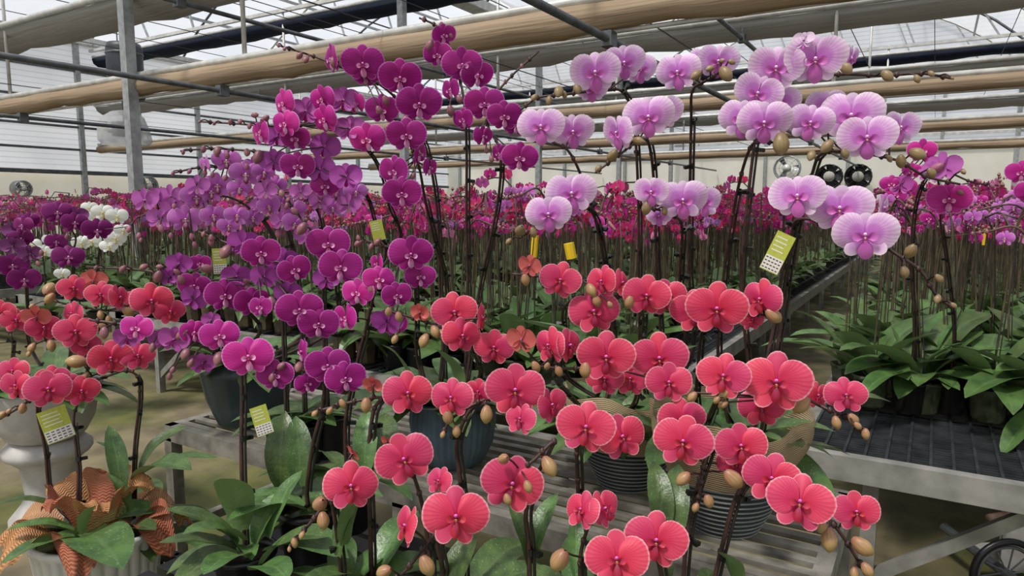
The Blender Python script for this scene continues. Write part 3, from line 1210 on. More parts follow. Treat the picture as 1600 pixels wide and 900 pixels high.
def flower_pieces(kind, var):
    key = (kind, var)
    if key in PIECES:
        return PIECES[key]
    r_ = random.Random(hash(kind) % 1000 + var * 17 if False else sum(map(ord, kind)) + var * 17)
    pl, ph_, pu, dl, dh, ll, la, ls = SHAPE[kind]
    D = math.radians
    out = []
    cup = r_.uniform(-.05, .07)
    for s in (1, -1):
        p1 = r_.uniform(0, 6)
        cu = cup + r_.uniform(-.03, .03)
        mb_ = MB()
        fan_piece(mb_, (s * .018, .02, 0.004 * s + .006), D(pu) if s > 0 else math.pi - D(pu), D(ph_), pl, .40,
                  lambda t, th, R: cu * t * t + .012 * math.sin(6 * th + p1) * t * t - .035 * t ** 5 - .05 * abs(math.sin(th)) * t * t,
                  18, 6, 0, .016, p1)
        out.append(('petal', mb_.mesh('petal', M[kind], True)))
    for nm, a, L, h in (('dorsal', 90, dl, dh), ('lat', 90 + la, ll, dh - 3), ('lat', 90 - la, ll, dh - 3)):
        p1 = r_.uniform(0, 6)
        bend = r_.uniform(-.09, .02)
        mb_ = MB()
        fan_piece(mb_, (0, 0, -.014), D(a), D(h), L * (.96 if nm == 'dorsal' else .93), .42,
                  lambda t, th, R: bend * t * t - .05 * abs(th) * t + .012 * math.sin(5 * th + p1) * t - .008,
                  9, 5, 0, .02, p1)
        out.append(('sepal', mb_.mesh('sepal', M[kind], True)))
    # lip: two upcurved side lobes, a tongue and a callus
    mb_ = MB()
    for s in (1, -1):
        fan_piece(mb_, (s * .012, -.035, .03), math.radians(8 if s > 0 else 172), .95, .115 * ls, .5, lambda t, th, R: .10 * t - .03 * t * t, 8, 4, 0, .0, 0)
    wide = .85 if kind == 'lavender' else .62
    fan_piece(mb_, (0, -.05, .045), -math.pi / 2, wide, .21 * ls, .45, lambda t, th, R: .09 * t - .12 * t ** 3 - .05 * abs(th) * t, 10, 5, 0, .05, 1)
    vs_, fs = [], []
    c_ = MB()
    c_.lathe([(.001, -.022), (.026, -.012), (.03, .006), (.018, .022), (.001, .026)], 8)
    mb_.add([(x, y - .05, z + .045) for x, y, z in c_.v], c_.f, 1)
    out.append(('lip', mb_.mesh('lip', [M[kind + '_lip'], M[kind + '_callus']], True)))
    c_ = MB()
    c_.lathe([(.001, -.09), (.014, -.08), (.016, -.02), (.026, .0), (.03, .035), (.026, .06), (.001, .075)], 8)
    cm = MB()
    cm.add([(x, y + .012 + max(0, z) * .2, z) for x, y, z in c_.v], c_.f, 0)
    out.append(('flower', cm.mesh('flower', M[kind + '_column'], True)))
    PIECES[key] = out
    return out


SIMPLE = {}


def add_flower(parent, origin, kind, pos, size, normal, up, roll_, rng, detail=True):
    z = normal.normalized()
    x = up.cross(z).normalized()
    y = z.cross(x)
    Rm = Matrix((x, y, z)).transposed().to_4x4() @ Matrix.Rotation(roll_, 4, 'Z')
    ps = flower_pieces(kind, rng.randrange(4))
    f = link('flower', ps[-1][1], parent)
    f.matrix_basis = Matrix.Translation(pos - origin) @ Rm @ Matrix.Diagonal((size, size, size, 1))
    for nm, me in ps[:-1]:
        o_ = link(nm, me, f)
        if nm == 'petal':
            o_.rotation_euler = (rng.uniform(-.10, .10), rng.uniform(-.10, .10), 0)
        elif nm == 'sepal':
            o_.rotation_euler = (rng.uniform(-.08, .08), rng.uniform(-.08, .08), rng.uniform(-.06, .06))
    return f


BUD = {}


def bud_mesh(kind):
    if kind not in BUD:
        m_ = MB()
        m_.lathe([(.05, -.5), (.17, -.43), (.29, -.22), (.345, .0), (.32, .2), (.22, .38), (.10, .5), (.001, .55)], 12, 0,
                 lambda a, v: 1 + .06 * math.cos(3 * a) + .015 * math.cos(12 * a))
        BUD[kind] = m_.mesh('bud', M[kind + '_bud'], True)
    return BUD[kind]


LEAF = {}


def leaf_mesh(var, mat, name='leaf'):
    key = (var, mat)
    if key in LEAF:
        return LEAF[key]
    r_ = random.Random(var * 31 + 5)
    rise = r_.uniform(.25, .55)
    droop = r_.uniform(.35, .9)
    wid = r_.uniform(.15, .19)
    tw = r_.uniform(-.25, .25)
    nl, nw = 10, 4
    vs_, fs, uvs = [], [], []
    for i in range(nl + 1):
        t = i / nl
        xx = t * (1 - .12 * droop * t)
        zz = rise * t - droop * t * t * .62
        hw = wid * (math.sin(math.pi * min(1, .08 + t * .92) ** .85) ** .62) * (.75 + .4 * t)
        if i == nl:
            hw = .004
        for j in range(nw + 1):
            s = -1 + 2 * j / nw
            v_ = abs(s) * hw * .38 * (1 - .5 * t)
            vs_.append((xx, s * hw * math.cos(tw * t), zz + v_ + s * hw * math.sin(tw * t) + .006 * math.sin(t * 14 + var)))
            uvs.append((j / nw, t))
    w_ = nw + 1
    for i in range(nl):
        for j in range(nw):
            q = i * w_ + j
            fs.append((q, q + w_, q + w_ + 1, q + 1))
    m_ = MB()
    m_.add(vs_, fs, 0, uvs)
    LEAF[key] = m_.mesh(name, M[mat], True)
    return LEAF[key]


def add_leaf(parent, origin, pos, az, length, pitch, var, mat='leaf', roll_=0.0, width=1.0):
    o_ = link('leaf', leaf_mesh(var, mat), parent)
    o_.matrix_basis = (Matrix.Translation(Vector(pos) - origin) @ Matrix.Rotation(az, 4, 'Z') @ Matrix.Rotation(-pitch, 4, 'Y')
                       @ Matrix.Rotation(roll_, 4, 'X') @ Matrix.Diagonal((length, length * width, length, 1)))
    return o_


def add_leaf_px(parent, origin, a, b, ratio=1.0, var=0, mat='leaf'):
    """a leaf from base pixel a=(x,y,d) to tip pixel b=(x,y,d)"""
    A, B = P(*a), P(*b)
    d = B - A
    L = d.length
    az = math.atan2(d.y, d.x)
    pt = math.asin(max(-1, min(1, d.z / L)))
    me = leaf_mesh(var, mat)
    tip = Vector(me.vertices[-3].co)
    pt0 = math.atan2(tip.z, tip.x)
    sc = L / tip.length
    return add_leaf(parent, origin, A, az, sc, pt - pt0, var, mat, 0.0, ratio)


CLIP = None


def clip_mesh():
    global CLIP
    if CLIP is None:
        m_ = MB()
        m_.lathe([(.0045, -.006), (.0075, -.006), (.0075, .006), (.0045, .006)], 8)
        m_.box(.006, .020, -.003, .003, -.005, .005)
        m_.box(.014, .022, -.006, .006, -.004, .004)
        CLIP = m_.mesh('clip', M['clip'])
    return CLIP


def catmull(pts, per=6):
    pts = [Vector(p) for p in pts]
    if len(pts) < 3:
        return pts
    ex = [pts[0] * 2 - pts[1]] + pts + [pts[-1] * 2 - pts[-2]]
    out = []
    for i in range(1, len(ex) - 2):
        p0, p1, p2, p3 = ex[i - 1:i + 3]
        for k_ in range(per):
            t = k_ / per
            out.append(.5 * ((2 * p1) + (-p0 + p2) * t + (2 * p0 - 5 * p1 + 4 * p2 - p3) * t * t + (-p0 + 3 * p1 - 3 * p2 + p3) * t ** 3))
    out.append(pts[-1])
    return out


POT = {}


def pot_mesh(kind):
    if kind not in POT:
        m_ = MB()
        m_.lathe([(.001, 0), (.05, 0), (.055, .01), (.066, .115), (.071, .118), (.071, .13), (.064, .13), (.060, .11)], 20)
        m_.lathe([(.001, .112), (.061, .11)], 20, 1)
        if kind == 'clear':
            t = NT('clear_plastic_pot')
            nz = t.noise(30, 3)
            p_ = t.principled(t.ramp(nz, [(.35, col('#3c4634')), (.65, col('#6f7a5e'))]), .2)
            tr = t.n('BsdfTransparent')
            mx = t.n('MixShader')
            mx.inputs[0].default_value = .3
            t.l(p_.outputs[0], mx.inputs[1])
            t.l(tr.outputs[0], mx.inputs[2])
            mt = t.out(mx.outputs[0])
        else:
            mt = M['black_plastic']
        POT[kind] = m_.mesh('pot', [mt, M['bark']], True)
    return POT[kind]


M['tag_green'] = simple('tag_green', '#a3aa3c', '#b4b84a', 9, .5)
M['tag_white'] = simple('tag_white', '#d8d5cc', rough=.5)
M['tag_ink'] = simple('tag_ink', '#4a3436', rough=.6)
M['yellow_tape'] = simple('yellow_tape', '#e0b816', '#ecc928', 6, .5)


def plant_tag_part(parent, origin, px, py, d, w, h, rot, lower=True):
    """card with a green half, and a white half with lines of print too small to read"""
    m_ = MB()
    t = .0006
    def rect(x0, x1, y0, y1, mi, z):
        m_.add([(x0, y0, z), (x1, y0, z), (x1, y1, z), (x0, y1, z)], [(0, 1, 2, 3)], mi)
    rect(-.5, .5, -.5, .5, 0, -.02)
    m_.add([(-.5, -.5, -.02), (.5, -.5, -.02), (.5, .5, -.02), (-.5, .5, -.02), (-.5, -.5, .0), (.5, -.5, .0), (.5, .5, .0), (-.5, .5, .0)],
           [(0, 3, 2, 1), (4, 5, 6, 7), (0, 1, 5, 4), (1, 2, 6, 5), (2, 3, 7, 6), (3, 0, 4, 7)], 0)
    if lower:
        rect(-.48, .48, -.48, -.12, 1, .008)
        for q in range(4):
            y0 = -.45 + q * .085
            for s_ in range(5):
                x0 = -.44 + s_ * .18
                rect(x0, x0 + .12, y0, y0 + .03, 2, .014)
    for q in range(4):
        rect(-.40, .25 - .08 * (q % 2), .02 + q * .11, .05 + q * .11, 1, .008)
    o_ = build('tag', m_, [M['tag_green'], M['tag_white'], M['tag_ink']], parent)
    pos = P(px, py, d)
    z = (CAM - pos).normalized()
    x = Vector((0, 0, 1)).cross(z).normalized()
    y = z.cross(x)
    s = d / FPX
    o_.matrix_basis = Matrix.Translation(pos - origin) @ Matrix((x, y, z)).transposed().to_4x4() @ Matrix.Rotation(.25, 4, 'Y') @ Matrix.Rotation(math.radians(rot), 4, 'Z') @ Matrix.Diagonal((w * s, h * s, .02, 1))
    o_['label'] = 'green and white printed plant tag'


def nearest(path, p, lo=0):
    best, bi = 1e9, 0
    for i in range(lo, len(path)):
        d_ = (path[i] - p).length_squared
        if d_ < best:
            best, bi = d_, i
    return bi


def orchid(label, kind, base, d1, path, flowers, buds=(), leaves=6, leaf_len=.2, group=None, stake=True, seed=0, leaf_px=(), tags=(), name='orchid',
           leaf_mat_='leaf', crown_dx=0.0, pot='black', facing=None, backs=False):
    """base: (planter key, angle, r fraction) or ('pot', depth, z of the surface the pot stands on)"""
    rng = random.Random(seed + int(path[0][0]) * 7 + int(path[0][1]))
    d1 = d1
    if base[0] == 'pot':
        d0 = base[1]
        q = P(path[0][0], path[0][1], d0)
        crown = Vector((q.x + crown_dx, q.y, base[2] + .13))
        foot = Vector((crown.x, crown.y, base[2]))
    else:
        c0, sz, sr, _ = PL[base[0]]
        a = math.radians(base[1])
        crown = Vector((c0.x + math.cos(a) * sr * base[2], c0.y + math.sin(a) * sr * base[2], c0.z + sz + .005))
        d0 = (crown - CAM).dot(FWD)
        foot = crown
    root = empty(name, foot, label, 'orchid', group)
    if base[0] == 'pot':
        link('pot', pot_mesh(pot), root)
    # the spike
    n_ = len(path)
    pts = [crown]
    for i, p in enumerate(path):
        t = min(1.0, (i / max(1, n_ - 1)) * 1.5)
        dd = p[2] if len(p) > 2 else 0.0
        q = P(p[0], p[1], d0 + (d1 + .035 - d0) * t + dd)
        if q.z > crown.z + .03 or i > 1:
            pts.append(q)
    sp = catmull(pts, 6)
    mb_ = MB()
    k_ = len(sp)
    mb_.tube(sp, [.0052 - .0026 * (i / (k_ - 1)) for i in range(k_)], 6)
    # knobbly nodes on the flowering part
    for i in range(int(k_ * .45), k_ - 1, 4):
        mb_.lathe([(.001, -.007), (.0055, -.003), (.0055, .003), (.001, .007)], 6, 0, None, tuple(sp[i]))
    lo = k_ // 3
    org = Vector(foot)
    for fl in flowers:
        x, y, w = fl[:3]
        yaw = fl[3] if len(fl) > 3 else rng.uniform(-14, 14)
        ro = fl[4] if len(fl) > 4 else rng.uniform(-8, 8)
        dd = fl[5] if len(fl) > 5 else rng.uniform(-.018, .018)
        d_ = d1 + dd
        pos = P(x, y, d_)
        view = (CAM - pos).normalized()
        view = (Matrix.Rotation(math.radians(yaw), 3, 'Z') @ view)
        # tip the face slightly down, as hanging blooms do
        axis = Vector((0, 0, 1)).cross(view).normalized()
        view = Matrix.Rotation(math.radians(rng.uniform(-4, 10)), 3, axis) @ view
        size = w * d_ / FPX
        add_flower(root, org, kind, pos, size, view, Vector((0, 0, 1)), math.radians(ro), rng)
        back = pos - view * (.075 * size)
        # a point on the spike for the flower stalk
        i = nearest(sp, back - Vector((0, 0, .25 * size)), lo)
        a = sp[i]
        mid = (a + back) / 2 - view * (.12 * size) 
        mb_.tube(catmull([a, mid, back], 4), .0022, 5)
    for bd in buds:
        x, y, L = bd[:3]
        pos = P(x, y, d1 + (bd[3] if len(bd) > 3 else rng.uniform(-.02, .01)))
        i = nearest(sp, pos, lo)
        a = sp[i]
        ax_ = pos - a
        ln = L * d1 / FPX
        view_h = (CAM - pos).normalized()
        dirv = (ax_.normalized() + Vector((rng.uniform(-.4, .4), rng.uniform(-.4, .4), -.6)) - view_h * ((ax_.normalized()).dot(view_h))).normalized() if ax_.length > 1e-4 else Vector((0, 0, -1))
        o_ = link('bud', bud_mesh(kind), root)
        o_.matrix_basis = Matrix.Translation(pos - org) @ dirv.to_track_quat('Z', 'Y').to_matrix().to_4x4() @ Matrix.Diagonal((ln, ln, ln, 1))
        mb_.tube([a, (a + pos) / 2 + Vector((0, 0, .006)), pos - dirv * (ln * .45)], .0018, 5)
    mb_.v = [tuple(Vector(v) - org) for v in mb_.v]
    build('stem', mb_, M['stem'], root, True)
    if stake and k_ > 8:
        j = max(4, min(k_ - 1, nearest(sp, pts[min(len(pts) - 1, max(2, int(len(pts) * .55)))])))
        st = MB()
        off = Vector((.008, .004, 0))
        sk = [sp[i] + off for i in range(0, j + 1, 2)]
        st.tube([v - org for v in sk], .0032, 5)
        so = build('stake', st, M['stake'], root, True)
        acc, last = 0.0, sp[0]
        nxt = rng.uniform(.10, .16)
        for i in range(1, j + 1):
            acc += (sp[i] - last).length
            last = sp[i]
            if acc > nxt:
                acc = 0.0
                nxt = rng.uniform(.07, .13)
                c_ = link('clip', clip_mesh(), root)
                dirv = (sp[i] - sp[i - 1]).normalized()
                c_.matrix_basis = Matrix.Translation(sp[i] + off * .5 - org) @ dirv.to_track_quat('Z', 'Y').to_matrix().to_4x4() @ Matrix.Rotation(rng.uniform(0, 6), 4, 'Z')
    a0 = rng.uniform(0, 6.28)
    for i in range(leaves):
        az = a0 + i * (math.pi + .45) + rng.uniform(-.25, .25)
        add_leaf(root, org, crown + Vector((math.cos(az) * .012, math.sin(az) * .012, -.004)), az, leaf_len * rng.uniform(.75, 1.12), rng.uniform(-.05, .55), rng.randrange(6), leaf_mat_,
                 rng.uniform(-.2, .2), rng.uniform(.9, 1.2))
    for lp in leaf_px:
        add_leaf_px(root, org, (lp[0], lp[1], lp[2]), (lp[3], lp[4], lp[5]), lp[6] if len(lp) > 6 else 1.0, rng.randrange(6), leaf_mat_)
    for tg in tags:
        plant_tag_part(root, org, *tg)
    return root

# ------------------------------------------------------------------ the orchids one can tell apart
# flowers: (x, y, width in px, yaw, roll, nearer(-)/farther(+)); buds: (x, y, length in px)
S = ('pot', 1.20, ZS)
ORCHIDS = [
  # coral orchids in small pots on the stand
  dict(label='coral orchid with one wide open bloom and a drooping spray of buds over spotted leaves', kind='coral', base=('pot', 1.38, ZS), d1=1.25,
       path=[(532, 880), (526, 830), (520, 790), (515, 775), (495, 805), (472, 832), (455, 852)],
       flowers=[(548, 760, 86, 5, -4), (552, 708, 34, 120, 0, .05)], buds=[(500, 787, 32), (505, 813, 28), (460, 848, 16), (472, 836, 13), (452, 858, 9)], leaves=5, leaf_len=.2,
       leaf_px=[(545, 850, 1.36, 620, 735, 1.30, 1.1), (530, 870, 1.36, 575, 755, 1.4, 1.0)]),
  dict(label='coral orchid with a single large tilted bloom in front of the blue ribbed planter', kind='coral', base=('pot', 1.30, ZS), d1=1.22,
       path=[(672, 880), (662, 800), (648, 748), (636, 726)], flowers=[(632, 718, 94, -8, 22), (605, 690, 26, 130, 0, .05)], leaves=5, leaf_len=.19),
  dict(label='coral orchid with a wide bloom, a side-facing bloom and two yellow buds hanging low', kind='coral', base=('pot', 1.22, ZS), d1=1.12,
       path=[(694, 930), (690, 880), (684, 850), (692, 822), (665, 852), (635, 890), (605, 915)],
       flowers=[(712, 808, 104, 4, -4, -.02), (634, 822, 72, -72, 0, .0), (686, 752, 52, -48, 0, .05)], buds=[(667, 883, 34), (600, 893, 28)], leaves=5, leaf_len=.22,
       leaf_px=[(705, 930, 1.2, 745, 830, 1.24, 1.3)]),
  dict(label='coral orchid whose budded tip crosses the slats beside the blue ribbed planter', kind='coral', base=('pot', 1.42, ZS), d1=1.36,
       path=[(578, 800), (575, 720), (583, 645), (595, 622), (560, 626), (520, 636), (482, 646)],
       flowers=[(637, 615, 78, 3, 0), (584, 600, 36, 150, 0, .03)], buds=[(572, 633, 25), (515, 642, 14), (535, 630, 15), (492, 646, 12)], leaves=5, leaf_len=.2,
       leaf_px=[(570, 740, 1.4, 575, 640, 1.46, 1.0), (600, 745, 1.4, 602, 645, 1.5, 1.1)]),
  dict(label='coral orchid with clustered blooms and drooping tan buds before the blue ribbed planter', kind='coral', base=('pot', 1.36, ZS), d1=1.28,
       path=[(724, 800), (718, 740), (714, 690), (735, 640), (765, 622), (735, 635), (705, 655), (690, 682)],
       flowers=[(705, 622, 70, -20, 5), (805, 610, 94, 0, -4, -.02), (813, 655, 56, -35, 0, -.04), (862, 633, 62, 45, 10), (747, 612, 46, -25, 0, .04)],
       buds=[(700, 652, 24), (760, 647, 28), (713, 674, 19), (692, 679, 12)], leaves=4, leaf_len=.2),
  dict(label='coral orchid with one bloom half hidden by its own buds above the slats', kind='coral', base=('pot', 1.24, ZS), d1=1.16,
       path=[(828, 930), (826, 850), (822, 800), (838, 745), (866, 690), (835, 718), (805, 745), (793, 785)],
       flowers=[(800, 757, 100, 6, -18, .02)], buds=[(787, 717, 24), (858, 728, 34), (793, 780, 19), (825, 760, 20)], leaves=5, leaf_len=.21,
       leaf_px=[(825, 880, 1.24, 795, 790, 1.26, 1.0), (830, 880, 1.24, 872, 770, 1.3, .8)]),
  dict(label='coral orchid with two blooms, the rear one dark, beside the net wrapped planter', kind='coral', base=('pot', 1.34, ZS), d1=1.2,
       path=[(905, 830), (903, 760), (902, 700), (915, 668), (885, 685)], flowers=[(915, 668, 92, 4, -10, -.01), (972, 683, 82, 24, 8, .05)], leaves=4, leaf_len=.2),
  dict(label='coral orchid with two slender side-turned blooms above the pot stand', kind='coral', base=('pot', 1.2, ZS), d1=1.13,
       path=[(908, 940), (907, 870), (918, 825), (925, 800)], flowers=[(908, 797, 66, -38, 4), (945, 795, 66, 52, 10)], leaves=5, leaf_len=.2,
       leaf_px=[(900, 900, 1.2, 900, 800, 1.25, .9)]),
  dict(label='coral orchid with two overlapping blooms and one fat bud on a curved stalk', kind='coral', base=('pot', 1.16, ZS), d1=1.08,
       path=[(1036, 950), (1034, 900), (1020, 860), (985, 850), (945, 862), (915, 872)], flowers=[(1025, 845, 98, 6, -6, .02), (964, 874, 100, -4, 6, -.03)], buds=[(874, 875, 40)], leaves=5, leaf_len=.2,
       leaf_px=[(1040, 920, 1.16, 1045, 850, 1.2, 1.0)]),
  dict(label='coral orchid with two facing blooms over hanging buds before the striped planters', kind='coral', base=('pot', 1.3, ZS), d1=1.2,
       path=[(1068, 900), (1075, 830), (1090, 760), (1110, 700), (1100, 725), (1095, 760), (1088, 795)],
       flowers=[(1067, 690, 92, 0, -8), (1065, 655, 74, 8, 4, .05), (1158, 697, 80, 4, 6, .01), (1150, 725, 60, 10, 0, .06)], buds=[(1145, 748, 36), (1068, 748, 27), (1107, 783, 23), (1087, 793, 16)],
       leaves=4, leaf_len=.2, leaf_px=[(1035, 840, 1.35, 1020, 720, 1.42, 1.0), (1050, 850, 1.35, 1060, 725, 1.42, 1.0)]),
  dict(label='coral orchid with three blooms and budded tip reaching past the end of the slatted bench', kind='coral', base=('pot', 1.26, ZS), d1=1.14,
       path=[(1112, 930), (1132, 840), (1155, 768), (1195, 735), (1245, 765), (1290, 805), (1325, 850), (1352, 898)],
       flowers=[(1206, 748, 90, -6, -6, .04), (1250, 785, 100, 0, -6, -.02), (1338, 800, 72, 14, 4)], buds=[(1295, 843, 36), (1347, 853, 36), (1355, 890, 24), (1335, 896, 20), (1283, 820, 24)], leaves=5, leaf_len=.2,
       leaf_px=[(1150, 920, 1.25, 1110, 860, 1.2, 1.0)]),
  # coral orchids planted in the striped planters
  dict(label='coral orchid with broad blooms arching over the end striped planter to tan bud clusters', kind='coral', base=('pot2', 200, .5), d1=1.24,
       path=[(1110, 690), (1112, 640), (1135, 605), (1180, 600), (1240, 615), (1290, 638), (1325, 655), (1356, 685)],
       flowers=[(1130, 588, 82, -3, -6), (1213, 597, 106, 2, 0, -.02), (1190, 637, 72, 5, 4, .05), (1322, 618, 64, 10, 6), (1278, 618, 48, 40, 0, .05)],
       buds=[(1133, 613, 27), (1253, 633, 32), (1307, 660, 21), (1353, 678, 18), (1333, 655, 22), (1340, 665, 14), (1130, 632, 17), (1082, 620, 19), (1120, 625, 14)], leaves=4, leaf_len=.24,
       leaf_px=[(1220, 655, 1.6, 1392, 628, 1.55, 1.1)]),
  dict(label='coral orchid with two bold blooms side by side above the net wrapped planter', kind='coral', base=('pot1', 250, .5), d1=1.3,
       path=[(988, 680), (990, 630), (995, 580), (975, 560), (930, 572), (885, 576), (838, 572)],
       flowers=[(947, 558, 90, 2, -2, -.01), (1030, 560, 90, 4, 4, .0), (1045, 598, 72, 6, 0, -.04), (985, 592, 60, -10, 0, .05), (945, 592, 60, -5, 0, .05)], buds=[(915, 578, 27), (873, 580, 18), (837, 573, 20), (855, 572, 14)], leaves=5, leaf_len=.24,
       leaf_px=[(960, 600, 1.7, 800, 500, 1.72, 1.0), (1000, 600, 1.75, 1090, 540, 1.7, 1.2)]),
  dict(label='coral orchid with two upright side-turned blooms left of the paired bold blooms', kind='coral', base=('pot1', 200, .75), d1=1.34,
       path=[(878, 650), (872, 600), (866, 570), (845, 570)], flowers=[(858, 540, 66, -45, 6), (890, 540, 62, 58, 4), (815, 530, 50, 155, 0)], leaves=3, leaf_len=.22),
  dict(label='coral orchid with four blooms and pale buds under the lavender orchids', kind='coral', base=('pot1', 100, .4), d1=1.42,
       path=[(885, 590), (882, 530), (880, 485), (905, 462), (935, 455), (890, 430), (850, 432), (800, 428)],
       flowers=[(875, 438, 66, 4, -14), (941, 440, 60, -42, 4), (972, 442, 50, 60, 0, .03), (928, 487, 80, 0, 6, .02), (828, 415, 40, 150, 10)],
       buds=[(821, 437, 20), (924, 453, 24), (932, 470, 20), (953, 476, 12)], leaves=3, leaf_len=.22),
  dict(label='coral orchid with a pair of nested blooms beneath the lavender orchid stakes', kind='coral', base=('pot1', 30, .5), d1=1.42,
       path=[(1005, 600), (1003, 540), (1005, 490), (990, 470), (960, 462)], flowers=[(1010, 462, 74, 2, -6), (1042, 465, 66, 18, 8, .04)], buds=[(983, 472, 22)], leaves=3, leaf_len=.2),
  dict(label='coral orchid with one very broad bloom at the foot of the printed tag', kind='coral', base=('pot2', 120, .5), d1=1.38,
       path=[(1090, 640), (1092, 560), (1100, 510), (1130, 490), (1170, 488), (1215, 497)], flowers=[(1120, 483, 94, 2, 0, -.01), (1085, 487, 76, -8, 4, .04), (1188, 468, 72, -35, 0), (1175, 500, 40, 20, 0, .04)], buds=[(1155, 492, 21), (1208, 493, 30)], leaves=4, leaf_len=.22),
  dict(label='coral orchid with grouped blooms and khaki buds before the purple orchids', kind='coral', base=('blue', 300, .6), d1=1.45,
       path=[(752, 640), (748, 590), (740, 550), (725, 515), (700, 515), (672, 505), (640, 495), (605, 485)],
       flowers=[(710, 488, 72, 0, 6), (722, 525, 64, 22, -8, -.03), (753, 497, 54, 75, 0), (772, 543, 64, -8, -4, -.01), (657, 488, 34, 150, 0)],
       buds=[(663, 493, 23), (680, 518, 21), (663, 532, 23), (607, 487, 16), (623, 495, 17), (617, 530, 15), (690, 522, 16)], leaves=5, leaf_len=.24,
       leaf_px=[(715, 620, 1.9, 680, 545, 1.85, 1.2), (640, 620, 1.95, 600, 540, 1.9, 1.2)]),
]
